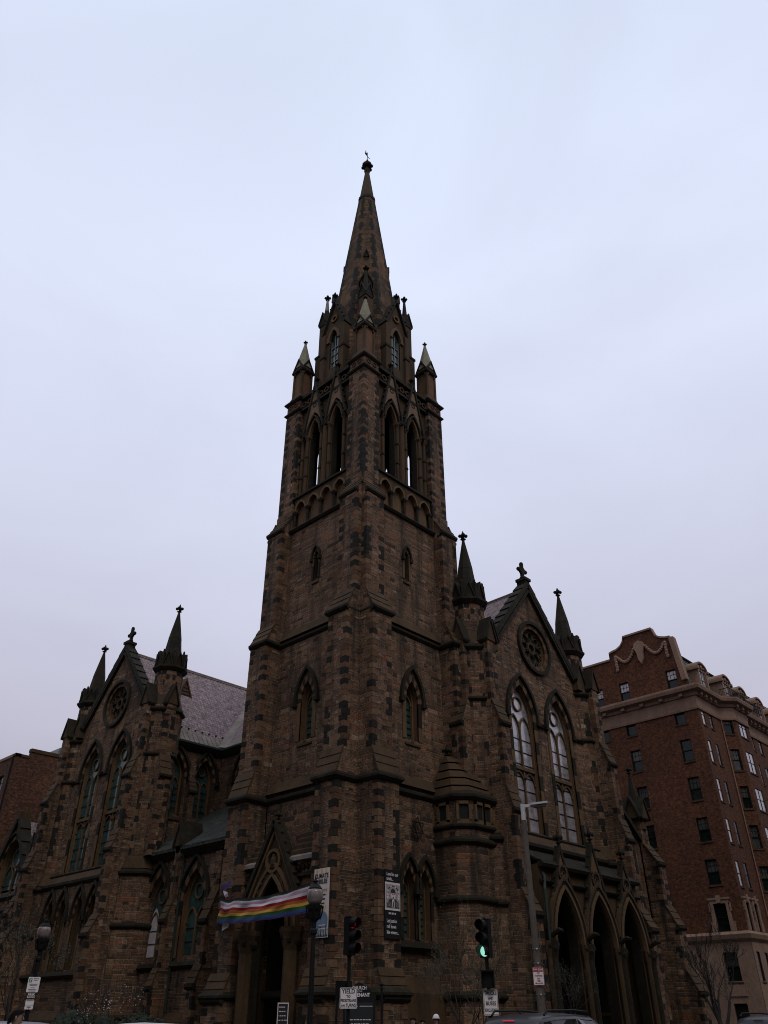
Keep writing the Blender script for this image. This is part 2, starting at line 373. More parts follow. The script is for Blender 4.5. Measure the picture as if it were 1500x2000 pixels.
    def tube(b, pts, rad, n=6, m=0, cap=True):
        pts = [Vector(p) for p in pts]; rs = rad if isinstance(rad, (list, tuple)) else [rad]*len(pts); rings = []; x = None
        for i, p in enumerate(pts):
            a = (pts[min(i+1, len(pts)-1)]-pts[max(i-1, 0)]).normalized()
            if x is None: x = a.orthogonal().normalized()
            else:
                x = x-a*x.dot(a); x = x.normalized() if x.length > 1e-6 else a.orthogonal().normalized()
            y = a.cross(x); rings.append([p+(x*cos(2*pi*k/n)+y*sin(2*pi*k/n))*rs[i] for k in range(n)])
        b.loft(rings, m, (cap, cap))
    def blob(b, c, rx, ry, rz, m=0, n=8, k=5):
        b.loft([[Vector((c[0]+rx*sin(pi*j/k)*cos(2*pi*i/n), c[1]+ry*sin(pi*j/k)*sin(2*pi*i/n), c[2]-rz*cos(pi*j/k))) for i in range(n)] for j in [.15]+list(range(1, k))+[k-.15]], m)
    def quoins(b, f, s, d, sa, z0, z1, h=.31, long=.40, short=.23, dark=.4, pr=.018):
        """alternating dressed corner blocks at the vertical arris (s,d); sa = +1/-1 the side the wall lies on, inwards is -d"""
        z = z0; k = random.randint(0, 1); m = b.slot('quoin')
        while z < z1-.15:
            hh = min(h*random.uniform(.85, 1.15), z1-z); la, lb = (long, short) if k else (short, long)
            la *= random.uniform(.85, 1.1); k ^= 1
            b.t = random.uniform(0, .45) if random.random() < (dark*1.45 if k == 0 else dark*.45) else random.uniform(.5, 1)
            x0, x1 = (s-sa*pr, s+sa*la); b.box(min(x0, x1), max(x0, x1), d-lb, d+pr, z+.012, z+hh-.012, m, fr=f); z += hh
        b.t = .5
    def build(b, name, parent=None, smooth=False, merge=False, link=True):
        me = bpy.data.meshes.new(name); me.from_pydata(b.v, [], b.f)
        for k in b.mats: me.materials.append(MATS[k])
        me.polygons.foreach_set('material_index', b.mi)
        a = me.attributes.new('tone', 'FLOAT', 'FACE'); a.data.foreach_set('value', b.tone)
        if merge or smooth:
            bm = bmesh.new(); bm.from_mesh(me); bmesh.ops.remove_doubles(bm, verts=bm.verts, dist=1e-4)
            bmesh.ops.recalc_face_normals(bm, faces=bm.faces); bm.to_mesh(me); bm.free()
        if smooth: me.polygons.foreach_set('use_smooth', [True]*len(me.polygons))
        uvl = me.uv_layers.new(name='UVMap'); uv = [0.0]*(2*len(me.loops)); vs = me.vertices
        for p in me.polygons:
            n = p.normal
            if abs(n.z) < .97:
                hl = sqrt(n.x*n.x+n.y*n.y); tx, ty = -n.y/hl, n.x/hl
                if tx < -1e-4 or (abs(tx) <= 1e-4 and ty < 0): tx, ty = -tx, -ty
                for li in p.loop_indices:
                    c = vs[me.loops[li].vertex_index].co; uv[2*li] = c.x*tx+c.y*ty; uv[2*li+1] = c.z/hl
            else:
                for li in p.loop_indices:
                    c = vs[me.loops[li].vertex_index].co; uv[2*li] = c.x; uv[2*li+1] = c.y
        uvl.data.foreach_set('uv', uv)
        o = bpy.data.objects.new(name, me); COL.objects.link(o)
        if parent is not None: place(o, parent)
        return o
def place(o, parent):
    """parent o, keeping the world-space coordinates it was built in"""
    o.parent = parent; o.matrix_parent_inverse = Matrix.Translation(root_loc(parent)).inverted()
def root_loc(p):
    v = Vector((0, 0, 0))
    return WL.get(p.name, v)
WL = {}
def thing(name, label, cat, loc=(0, 0, 0), group=None):
    o = bpy.data.objects.new(name, None); COL.objects.link(o); o.location = loc; o['label'] = label; o['category'] = cat
    if group: o['group'] = group
    o.empty_display_size = .3; WL[o.name] = Vector(loc); return o
def tag(o, label, cat, group=None):
    o['label'] = label; o['category'] = cat
    if group: o['group'] = group
    return o
def struct(o, kind='structure'): o['kind'] = kind; return o
def arch(sc, hw, zs, rise, n=8, t=0.0):
    """pointed arch, left springing to right springing; t pushes it outwards concentrically"""
    c = (rise*rise-hw*hw)/(2*hw); R = hw+c+t; a = math.acos(min(1, c/R)); L = [(sc+c-R*cos(a*i/n), zs+R*sin(a*i/n)) for i in range(n+1)]
    return L+[(2*sc-s, z) for s, z in reversed(L[:-1])]
def opening(sc, hw, z0, zs, rise, n=8, t=0.0): return [(sc-hw-t, z0)]+arch(sc, hw, zs, rise, n, t)+[(sc+hw+t, z0)]
def circle(sc, zc, r, n=24): return [(sc+r*cos(2*pi*i/n), zc+r*sin(2*pi*i/n)) for i in range(n)]
def text(body, size, loc_fr, s, d, z, mat, parent, sx=1.0, name='lettering', bold=0.0, align='CENTER', roll=0.0):
    cu_ = bpy.data.curves.new(name, 'FONT'); cu_.body = body; cu_.size = size; cu_.align_x = align; cu_.align_y = 'CENTER'; cu_.offset = bold; cu_.resolution_u = 2
    tmp = bpy.data.objects.new('tmp', cu_); me = bpy.data.meshes.new_from_object(tmp); bpy.data.objects.remove(tmp); bpy.data.curves.remove(cu_)
    me.name = name; me.materials.clear(); me.materials.append(MATS[mat]); me.uv_layers.new(name='UVMap') if not me.uv_layers else None
    for v in me.vertices:
        x, y = v.co.x*sx, v.co.y; x, y = x*cos(roll)-y*sin(roll), x*sin(roll)+y*cos(roll)
        v.co = loc_fr(s+x, d, z+y)
    o = bpy.data.objects.new(name, me); COL.objects.link(o); place(o, parent); return o

def hood(parent, fr, sc, hw, zs, rise, d, w=.16, pr=.16, ends=True, m='dark_trim'):
    b = MB([m], fr); b.band(arch(sc, hw, zs, rise, 9, .02), arch(sc, hw, zs, rise, 9, w), d-.05, d+pr)
    for e in (-1, 1): b.box(sc+e*(hw+w/2)-w*.75, sc+e*(hw+w/2)+w*.75, d, d+pr+.04, zs-.22, zs+.02)
    return b.build('hood_mould', parent)
def window(parent, fr, sc, hw, z0, zs, rise, d, gmat='leaded_glass', lights=2, transom=None, bars=.55, hoodw=.17, name='arched_window', hd=None, stone='pale_trim', deep=.45, oculus=True, surround=.0, fw=.1):
    """traceried window set in an existing opening: stone frame, mullion, sub-arches, roundel, glazing bars; glass and hood as sub-parts"""
    b = MB([stone, 'black_frame', 'trim_stone'], fr); di = d-deep; o = opening(sc, hw, z0, zs, rise, 9)
    inn = [(sc-hw+fw, z0+fw)]+arch(sc, hw, zs, rise, 9, -fw)+[(sc+hw-fw, z0+fw)]
    b.band(inn, o, di-.12, di+.1, 0, closed=True)
    b.profile([(d-deep-.1, z0-.02), (d+.08, z0-.22), (d+.08, z0-.32), (d-deep-.1, z0-.32)], sc-hw-.1, sc+hw+.1, 2)
    w = hw-fw
    def sub(cx, w2, zt, rr):
        b.band(arch(cx, w2-.07, zt, rr-.1, 6), arch(cx, w2, zt, rr, 6), di-.06, di+.06)
    if lights == 2:
        w2 = w/2; zt = zs-.35*rise; rr = w2*1.75
        b.box(sc-.055, sc+.055, di-.07, di+.07, z0+fw, zt+rr*.55)
        for e in (-1, 1): sub(sc+e*w2, w2, zt, rr)
        if oculus:
            zc = zs+rise*.44; rc = w*.44; b.band(circle(sc, zc, rc-.08, 14), circle(sc, zc, rc, 14), di-.06, di+.06, closed=True)
        cols = [(sc-w, sc-.055), (sc+.055, sc+w)]
    else: cols = [(sc-w, sc+w)]; zt = zs
    if lights == 1:
        b.band(arch(sc, w*.8, zs-.1, w*1.2, 6), arch(sc, w*.98, zs-.1, w*1.45, 6), di-.05, di+.05)
    if transom:
        b.box(sc-w, sc+w, di-.09, di+.12, transom-.1, transom+.1)
        for e in (-1, 1): sub(sc+e*w/2, w/2, transom-.85, .72)
        for e in (-1, 1): b.blob(fr(sc, di+.1, transom-.55), .1, .1, .1, 0, 6, 4)
    z = z0+fw+bars
    while z < zt-.05:
        if not transom or abs(z-transom) > .25:
            for c0, c1 in cols: b.box(c0, c1, di-.045, di-.01, z-.018, z+.018, 1)
        z += bars
    if lights == 1 or bars < .5:
        for c0, c1 in cols: b.box((c0+c1)/2-.012, (c0+c1)/2+.012, di-.045, di-.012, z0+fw, zt, 1)
    ob = b.build(name, parent)
    g = MB([gmat], fr); g.fill([[fr(s, di-.05, z) for s, z in o]]); g.fill([[fr(s, di-.4, z) for s, z in o]]); g.mats = [gmat]; g.build('glass', ob)
    if hoodw: hood(ob, fr, sc, hw+surround, zs, rise*(hw+surround)/hw, d if hd is None else hd, hoodw, .17)
    return ob
def voussoirs(b, fr, sc, hw, zs, rise, w, d0, d1, z0=None):
    """banded stones round an arch and down its jambs"""
    b.band(arch(sc, hw, zs, rise, 6), arch(sc, hw, zs, rise, 6, w), d0, d1, 'rose_stone', alt=b.slot('dark_trim'), fr=fr)
    if z0 is not None:
        for e in (-1, 1):
            z = z0; k = 0
            while z < zs-.1:
                h = min(random.uniform(.7, 1.3), zs-z); x0, x1 = sorted((sc+e*hw, sc+e*(hw+w))); b.box(x0, x1, d0, d1, z, z+h-.01, 'pale_trim' if random.random() < .55 else 'dark_trim', fr); z += h; k += 1
def finial(b, c, z, h, r, m=0):
    """stone fleur: stem, collar, four leaves, bud"""
    x, y = c; b.column(c, 6, [(r*.34, z), (r*.26, z+h*.28)], m); b.column(c, 8, [(r*.3, z+h*.26), (r*.62, z+h*.31), (r*.3, z+h*.37)], m)
    b.column(c, 6, [(r*.24, z+h*.36), (r*.2, z+h*.55)], m)
    for k in range(4):
        a = pi/4+k*pi/2; b.blob((x+cos(a)*r*.62, y+sin(a)*r*.62, z+h*.58), r*.42, r*.42, h*.13, m, 6, 4)
    b.column(c, 6, [(r*.34, z+h*.5), (r*.5, z+h*.62), (r*.3, z+h*.78), (r*.04, z+h)], m)
def gablet(b, fr, s, w, d, z0, z1, dep, m=0, mf=None):
    """little saddle roof with a gable front"""
    b.prism([(s-w, z0), (s+w, z0), (s, z1)], d-dep, d, m if mf is None else mf, fr)
    for e in (-1, 1):
        b.hexa([fr(s+e*w*1.18, d-dep-.02, z0-.12), fr(s+e*w*1.18, d+.1, z0-.12), fr(s, d+.1, z1+.02), fr(s, d-dep-.02, z1+.02),
                fr(s+e*w*1.3, d-dep-.02, z0+.02), fr(s+e*w*1.3, d+.1, z0+.02), fr(s, d+.1, z1+.22), fr(s, d-dep-.02, z1+.22)], m)
def crockets(b, fr, s0, z0, s1, z1, d, n, r, m=0):
    for i in range(n):
        t = (i+.5)/n; p = fr(s0+(s1-s0)*t, d, z0+(z1-z0)*t); b.blob(p, r, r, r*.9, m, 6, 4)
def buttress(b, fr, s0, s1, steps, z0=0.0, dback=0.0, quoin=True, slabs=3, drip=True, m=0):
    """steps = [(d, z where its face stops, z where the weathering ends), ...]"""
    P = [(dback, z0)]
    for i, (d, zt, ze) in enumerate(steps):
        P += [(d, z0 if i == 0 else steps[i-1][2]), (d, zt)]
    P += [(steps[-1][0], steps[-1][2])] if steps[-1][2] > steps[-1][1] else []
    P += [(dback, steps[-1][2])]
    b.profile(P, s0, s1, m, fr)
    T = b.slot('trim_stone'); Dk = b.slot('dark_trim')
    for i, (d, zt, ze) in enumerate(steps):
        zb = z0 if i == 0 else steps[i-1][2]
        if quoin:
            lq = min(.40, (s1-s0)/2.25); b.quoins(fr, s0, d, 1, zb, zt-.25, long=lq, short=min(.23, lq*.7)); b.quoins(fr, s1, d, -1, zb, zt-.25, long=lq, short=min(.23, lq*.7))
        if i+1 < len(steps):
            d2 = steps[i+1][0]
            if drip:
                b.profile([(d-.1, zt-.26), (d+.05, zt-.26), (d+.14, zt-.14), (d+.14, zt), (d-.1, zt)], s0-.09, s1+.09, Dk, fr)
            L = Vector((d2-d, ze-zt)); nn = Vector((L.y, -L.x)).normalized(); nn = nn if nn.x > 0 else -nn
            for k in range(slabs):
                a = Vector((d, zt))+L*(k/slabs); c = Vector((d, zt))+L*((k+1)/slabs)
                b.profile([tuple(a), tuple(a+nn*.085), tuple(c+nn*.05), tuple(c)], s0-.07, s1+.07, T, fr)

# ---------------------------------------------------------------- ground
ZR = -0.14                                                    # roadway lies below the pavement
def sheet(name, poly, z, m, kind='structure', th=0.0):
    b = MB([m]); b.fill([[Vector((x, y, z)) for x, y in poly]])
    if th:
        for i in range(len(poly)):
            (x, y), (x2, y2) = poly[i], poly[(i+1) % len(poly)]; b.face([(x, y, z), (x2, y2, z), (x2, y2, z-th), (x, y, z-th)])
    return struct(b.build(name), kind)
sheet('street', [(-700, -700), (700, -700), (700, 700), (-700, 700)], ZR, 'asphalt')
def corner(x, y, r, n=8): return [(x+r-r*cos(pi/2*i/n), y+r-r*sin(pi/2*i/n)) for i in range(n+1)]
sheet('sidewalk', corner(-17.6, -18.2, 4.5)+[(400, -18.2), (400, 400), (-17.6, 400)], 0, 'paving', th=.13)
kb = MB(['kerb_stone']); kb.course([(-17.6, 400)]+corner(-17.6, -18.2, 4.5)+[(400, -18.2)], [(-.16, .004), (-.16, -.12), (.02, -.139), (.02, .004)], closed=False); struct(kb.build('kerb'))
sheet('lawn', [(-10.5, -9.6), (33, -9.6), (33, 30), (-10.5, 30)], .004, 'turf', 'stuff')
cw = MB(['road_paint'])
for k in range(9):
    a = -27.3+k*1.05; cw.box(a, a+.55, 15.2, 18.0, ZR+.002, ZR+.006, fr=WORLD)
struct(cw.build('crosswalk'))
def far_walk(x0, x1, y0, y1): sheet('sidewalk', [(x0, y0), (x1, y0), (x1, y1), (x0, y1)], 0, 'paving', th=.13)
far_walk(-60, -31.6, -12, 300); far_walk(-60, -30.6, -80, -31.2); far_walk(-16, 300, -80, -31.4)

# ---------------------------------------------------------------- church
church = thing('church', 'tall dark brownstone gothic church with a pointed corner spire, rose windows and slate roofs', 'church', (0, 0, 0))
FL, FR_, FB, FE = Fr((0, 0), (-1, 0)), Fr((0, 0), (0, -1)), Fr((0, 0), (0, 1)), Fr((0, 0), (1, 0))
SIDES = (FL, FR_, FB, FE)
ST = ['ashlar', 'trim_stone', 'dark_trim', 'pale_trim', 'rose_stone', 'quoin']
def outline(w, p, b):
    q = [(-w, -w+b), (-w-p, -w+b), (-w-p, -w), (-w, -w), (-w, -w-p), (-w+b, -w-p), (-w+b, -w)]; o = []
    for k in range(4): o += [((x, y), (-y, x), (-x, -y), (y, -x))[k] for x, y in q]
    return o
DRIP = [(-.05, 0), (.08, 0), (.2, .14), (.2, .26), (-.05, .48)]
def dripz(z, s=1.0): return [(o*s if o > 0 else o, z+h*s) for o, h in DRIP]

# tower body: walls face by face, buttresses as parts of their own
tw = MB(ST)
for f in SIDES:
    main = f in (FL, FR_)
    h1 = []
    if f is FL: h1 = [opening(-.38, 1.45, 0, 4.9, 2.7)]
    if f is FR_: h1 = [opening(-.55, .42, 4.75, 6.9, .95), opening(.62, .42, 4.75, 6.9, .95)]
    tw.wall([(-4.15, 0), (4.15, 0), (4.15, 11.7), (-4.15, 11.7)], h1, 4.15, 1.5, 0, 'dark_trim' if f is FL else 'pale_trim', back=False, fr=f)
    h2 = [opening(.1 if f is FR_ else -.06, .5, 14.25, 16.4, 1.15)] if main else []
    tw.wall([(-4.02, 11.7), (4.02, 11.7), (4.02, 20.6), (-4.02, 20.6)], h2, 4.02, .7, 0, 'rose_stone', fr=f)
    h3 = [opening(.0, .2, 24.05, 25.5, .5)] if main else []
    tw.wall([(-3.9, 20.6), (3.9, 20.6), (3.9, 28.6), (-3.9, 28.6)], h3, 3.9, .6, 0, 'trim_stone', fr=f)
    tw.profile([(3.5, 11.7), (4.35, 11.7), (4.0, 12.35), (3.5, 12.35)], -3.0, 3.0, 'trim_stone', f)
    tw.profile([(3.5, 20.6), (4.22, 20.6), (3.88, 21.3), (3.5, 21.3)], -2.9, 2.9, 'trim_stone', f)
    tw.profile([(4.1, 0), (4.45, 0), (4.45, 2.6), (4.1, 3.3)], -2.9, -1.85, 'trim_stone', f); tw.profile([(4.1, 0), (4.45, 0), (4.45, 2.6), (4.1, 3.3)], 1.85 if f is FL else -1.85, 2.9, 'trim_stone', f)
    if main:
        s0 = .1 if f is FR_ else -.06
        voussoirs(tw, f, s0, .5, 16.4, 1.15, .3, 3.95, 4.06, 14.25)
        voussoirs(tw, f, .0, .2, 25.5, .5, .16, 3.85, 3.95, 24.05)
    if f is FR_:
        for s0 in (-.55, .62): voussoirs(tw, f, s0, .42, 6.9, .95, .2, 4.1, 4.19, 4.75)
tw.box(-3.0, 3.0, -3.0, 3.0, 11.9, 12.2, 'dark_trim', WORLD); tw.box(-3.3, 3.3, -3.3, 3.3, 28.2, 28.5, 'dark_trim', WORLD)
tw.build('tower_wall', church)
for k, f in enumerate(SIDES):
    for s0, s1 in ((-4.153, -2.74), (2.74, 4.153)):
        bb = MB(ST); q = True
        buttress(bb, f, s0, s1, [(5.95, 2.45, 3.45), (5.58, 11.55, 12.85), (5.15, 20.5, 21.7), (4.6, 28.5, 29.5), (4.0, 29.9, 29.95)], 0, 3.2, quoin=k in (0, 1) or True)
        bb.build('buttress', church)
for o_, z_, k_ in (((4.12, 1.48, 1.38), 11.2, 1.0), ((3.98, 1.16, 1.26), 20.2, .95), ((4.2, 1.8, 1.45), 2.35, .8)):
    cs = MB(['dark_trim']); cs.course(outline(*o_), dripz(z_, k_)); cs.build('string_course', church)
for f in SIDES:
    cs = MB(['dark_trim']); cs.profile([(3.8, 28.3), (4.02, 28.3), (4.12, 28.45), (4.0, 28.6), (3.8, 28.62)], -2.7, 2.7, 0, f); cs.build('string_course', church)

# belfry: four corner piers, two tall openings a side with gables over, blind arcade below
for sx, sy in ((-1, -1), (1, -1), (1, 1), (-1, 1)):
    b = MB(ST, WORLD); x0, x1 = sorted((sx*4.03, sx*2.62)); y0, y1 = sorted((sy*4.03, sy*2.62))
    b.box(x0, x1, -y1, -y0, 28.4, 40.0); fs = [f for f in SIDES if (f.n.x*sx > .5 or f.n.y*sy > .5)]
    for f in fs:
        e = 1 if f(1, 0, 0).x*sx + f(1, 0, 0).y*sy > 0 else -1
        if f is fs[0]: b.quoins(f, e*4.03, 4.03, -e, 29.9, 38.8, dark=.55, long=.42, short=.24)
        b.quoins(f, e*2.62, 4.03, e, 29.4, 38.8, dark=.6, long=.36, short=.2)
        b.box(e*3.33-.5, e*3.33-.04, 3.9, 4.05, 39.25, 39.85, 'rose_stone', f); b.box(e*3.33+.04, e*3.33+.5, 3.9, 4.05, 39.25, 39.85, 'rose_stone', f)
        for q in (-.27, .27):
            b.band(circle(e*3.33+q, 39.55, .13, 8), circle(e*3.33+q, 39.55, .2, 8), 4.03, 4.09, 'dark_trim', closed=True, fr=f)
    pth = [(x0, y0), (x1, y0), (x1, y1), (x0, y1)]
    b.course(pth, dripz(38.85, .75), True, 'dark_trim'); b.course(pth, dripz(39.85, .95), True, 'dark_trim')
    b.loft([[Vector((x, y, 40.25)) for x, y in pth], [Vector((sx*3.3+(x-sx*3.3)*.66, sy*3.3+(y-sy*3.3)*.66, 41.0)) for x, y in pth]], 'trim_stone')
    b.build('belfry_pier', church)
bw = MB(ST)
BO = [(-1.12, .5), (1.12, .5)]
for f in SIDES:
    bw.wall([(-2.7, 28.6), (2.7, 28.6), (2.7, 40.0), (-2.7, 40.0)], [opening(s, w, 31.2, 35.9, 1.35) for s, w in BO], 3.62, .5, 'trim_stone', 'dark_trim', fr=f, mb='unlit_black')  # inner faces and reveals coloured dark to imitate the unlit belfry
    for s, w in BO:
        bw.band(arch(s, w, 35.9, 1.35, 6), arch(s, w, 35.9, 1.35, 6, .16), 3.5, 3.78, 'pale_trim', fr=f)
        bw.band(arch(s, w, 35.9, 1.35, 6, .18), arch(s, w, 35.9, 1.35, 6, .3), 3.5, 3.92, 'dark_trim', fr=f)
        # steep gable with pierced tympanum
        bw.prism([(s-.82, 36.7), (s-.34, 37.55), (s, 37.9), (s+.34, 37.55), (s+.82, 36.7), (s, 40.6)], 3.6, 3.86, 'gable_stone', f)
        bw.band(circle(s, 38.55, .12, 8), circle(s, 38.55, .2, 8), 3.76, 3.88, 'dark_trim', closed=True, fr=f)
        for e in (-1, 1):
            bw.bar(f(s+e*.98, 3.8, 36.35), f(s, 3.8, 40.75), .36, .13, 'dark_trim', f.n); crockets(bw, f, s+e*1.05, 36.6, s+e*.1, 40.6, 3.85, 6, .1, bw.slot('dark_trim'))
            bw.blob(f(s+e*.98, 3.85, 36.2), .16, .16, .2, bw.slot('dark_trim'), 6, 4)
        finial(bw, f(s, 3.78, 0).to_2d(), 40.6, .8, .22, bw.slot('dark_trim'))
    for s in (-1.85, -.42, 0, .42, 1.85, -2.35, 2.35):                       # shafts beside the openings
        bw.column(f(s, 3.68, 0).to_2d(), 8, [(.12 if abs(s) > .1 else .2, 31.0), (.12 if abs(s) > .1 else .2, 35.7), (.22, 35.95), (.22, 36.1)], 'trim_stone')
        for z in (32.6, 34.2): bw.column(f(s, 3.68, 0).to_2d(), 8, [(.15, z), (.17, z+.08), (.15, z+.16)], 'dark_trim')
    n = 4                                                                    # blind arcade
    for i in range(n):
        s = -1.86+1.24*i; bw.band(arch(s, .44, 29.9, .6, 5), arch(s, .44, 29.9, .6, 5, .13), 3.6, 4.0, 'pale_trim', fr=f)
        bw.prism([(s-.62, 30.95), (s-.62, 29.85), (s-.5, 29.85)]+arch(s, .5, 29.9, .66, 5)[1:-1]+[(s+.5, 29.85), (s+.62, 29.85), (s+.62, 30.95)], 3.55, 3.92, 'trim_stone', f)
        bw.face([f(s-.5, 3.66, 28.7), f(s+.5, 3.66, 28.7), f(s+.5, 3.66, 30.4), f(s-.5, 3.66, 30.4)], 'pale_trim' if i % 2 else 'rose_stone')
    for i in range(n+1):
        s = -2.48+1.24*i; bw.column(f(s, 3.84, 0).to_2d(), 8, [(.15, 28.62), (.1, 28.8), (.1, 29.65), (.18, 29.8), (.18, 29.92)], 'dark_trim')
    bw.profile([(3.4, 30.9), (4.06, 30.9), (4.06, 31.05), (3.62, 31.35), (3.4, 31.35)], -2.62, 2.62, 'dark_trim', f)
    for i in range(9):                                                       # pierced parapet
        s = -2.4+.6*i; bw.band(circle(s, 39.4, .15, 8), circle(s, 39.4, .26, 8), 3.7, 3.82, 'trim_stone', closed=True, fr=f)
    bw.box(-2.62, 2.62, 3.55, 3.9, 38.75, 38.95, 'dark_trim', f); bw.box(-2.62, 2.62, 3.55, 3.95, 39.85, 40.1, 'dark_trim', f)
bw.box(-3.5, 3.5, -3.5, 3.5, 39.9, 40.05, 'unlit_black', WORLD)
bw.build('belfry', church)
# lantern (octagon), gabled dormers, spire
b = MB(ST+['ashlar_spire'])
o8 = pi/8
b.column((0, 0), 8, [(2.98/cos(o8), 40.0), (2.98/cos(o8), 45.2)], 0, o8, (False, False))
b.build('lantern', church)
sp = MB(['ashlar_spire', 'quoin', 'dark_trim', 'trim_stone', 'rose_stone'])
ap = (-.06, .06)
def inr(z): return max(.2, .2+(69.2-z)*.1095)
R8 = lambda z, k=1.0: [Vector((ap[0]*(z-45)/25+k*inr(z)/cos(o8)*cos(o8+pi/4*i), ap[1]*(z-45)/25+k*inr(z)/cos(o8)*sin(o8+pi/4*i), z)) for i in range(8)]
sp.loft([R8(45.2), R8(64.6)], 0, (True, False)); sp.loft([R8(64.6, 1.1), R8(65.0, 1.1)], 2); sp.loft([R8(65.0, .98), R8(69.0, .98)], 3, (False, True))
for i in range(8):                                                            # toothed arrises
    z = 45.4; k = 0
    while z < 64.4:
        h = .62; sp.t = random.uniform(0, .42) if random.random() < .8 else .6
        A, B = R8(z+.01)[i], R8(z+h-.02)[i]; ln = .42 if k else .24; ln *= .45+.55*(65-z)/20
        for j in (-1, 1):
            a2, b2 = R8(z+.01)[(i+j) % 8], R8(z+h-.02)[(i+j) % 8]; ua, ub = (a2-A).normalized(), (b2-B).normalized()
            out = Vector(((A.x+a2.x), (A.y+a2.y), 0)).normalized()*.02
            P = [A+out, A+ua*ln+out, B+ub*ln+out, B+out]; sp.hexa([p-out*3 for p in P]+P, 'quoin')
        z += h; k ^= 1
sp.t = .5
spire = sp.build('spire', church)
b = MB(['dark_trim']); tp = (ap[0], ap[1])
b.column(tp, 8, [(.2, 68.9), (.3, 69.5), (.22, 69.75), (.2, 69.9), (.46, 70.15), (.5, 70.35), (.4, 70.6), (.18, 70.85), (.06, 70.95)])
for k in range(6): b.blob((tp[0]+.42*cos(k*pi/3), tp[1]+.42*sin(k*pi/3), 70.15), .17, .17, .18)
b.build('finial', spire)
b = MB(['black_iron']); v0 = Vector((tp[0], tp[1], 70.9))
b.tube([v0, v0+Vector((0, 0, 1.5))], .035, 6); b.blob(v0+Vector((0, 0, .3)), .11, .11, .11)
rd = rt*.6+fw*.8
b.tube([v0+Vector((0, 0, 1.0))-rd*.35, v0+Vector((0, 0, 1.0))+rd*.35], .03, 5); b.blob(v0+Vector((0, 0, 1.15))-rd*.18, .2, .06, .14); b.blob(v0+Vector((0, 0, 1.45))-rd*.05, .07, .05, .12)
b.tube([v0+Vector((0, 0, 1.15))-rd*.3, v0+Vector((0, 0, 1.6))-rd*.25], .04, 5)
b.build('weather_vane', spire)
for a in range(4):                                                            # little spire lights on the diagonal faces
    f = Fr((0, 0), (cos(pi/4+a*pi/2), sin(pi/4+a*pi/2))); d = inr(50)+.0
    b = MB(ST, f); b.box(-.36, .36, d-.4, d+.3, 49.6, 50.7, 'rose_stone'); b.box(-.46, -.3, d-.4, d+.4, 49.5, 50.75, 'dark_trim'); b.box(.3, .46, d-.4, d+.4, 49.5, 50.75, 'dark_trim')
    gablet(b, f, 0, .46, d+.4, 50.75, 51.9, 1.0, b.slot('dark_trim')); b.build('spire_light', church)
    b = MB(ST, f); d = inr(55.5); gablet(b, f, 0, .2, d+.16, 54.9, 55.6, .4, b.slot('dark_trim')); b.box(-.16, .16, d-.3, d+.12, 54.3, 54.9, 'dark_trim'); b.build('spire_light', church)
for f in SIDES:                                                               # gabled dormer on each main side
    b = MB(ST, f)
    o = opening(0, .46, 41.9, 44.6, 1.1)
    b.wall([(-1.05, 41), (1.05, 41), (1.05, 46.0), (0, 48.7), (-1.05, 46.0)], [o], 3.28, 1.2, 'trim_stone', 'dark_trim', back=False)
    b.band(arch(0, .46, 44.6, 1.1, 6), arch(0, .52, 44.6, 1.1, 6, .22), 3.2, 3.42, 'pale_trim'); b.band(circle(0, 46.9, .2, 10), circle(0, 46.9, .34, 10), 3.25, 3.4, 'pale_trim', closed=True)
    for e in (-1, 1):
        b.hexa([f(e*1.15, 1.6, 45.7), f(e*1.15, 3.5, 45.7), f(0, 3.5, 48.75), f(0, 1.6, 48.75), f(e*1.28, 1.6, 45.8), f(e*1.28, 3.5, 45.8), f(0, 3.5, 49.0), f(0, 1.6, 49.0)], 'dark_trim')
        b.box(e*1.05-.22, e*1.05+.22, 2.6, 3.5, 40.2, 45.6, 'trim_stone'); b.box(e*1.05-.27, e*1.05+.27, 2.5, 3.55, 43.2, 43.4, 'dark_trim')
        crockets(b, f, e*1.3, 46.0, 0, 49.0, 3.45, 5, .09, b.slot('dark_trim'))
        for z in (42.3, 43.2, 44.1): pass
    finial(b, f(0, 3.4, 0).to_2d(), 48.9, .95, .24, b.slot('dark_trim'))
    dm = b.build('dormer', church)
    g = MB(['leaded_glass', 'grey_steel'], f); g.fill([[f(s, 3.08, z) for s, z in o]])
    g.box(-.45, -.37, 3.08, 3.16, 41.9, 44.8, 1); g.box(.37, .45, 3.08, 3.16, 41.9, 44.8, 1); g.box(-.03, .03, 3.09, 3.15, 41.9, 45.2, 1)
    for z in (42.6, 43.3, 44.0): g.box(-.44, .44, 3.09, 3.15, z-.025, z+.025, 1)
    g.build('glass', dm)
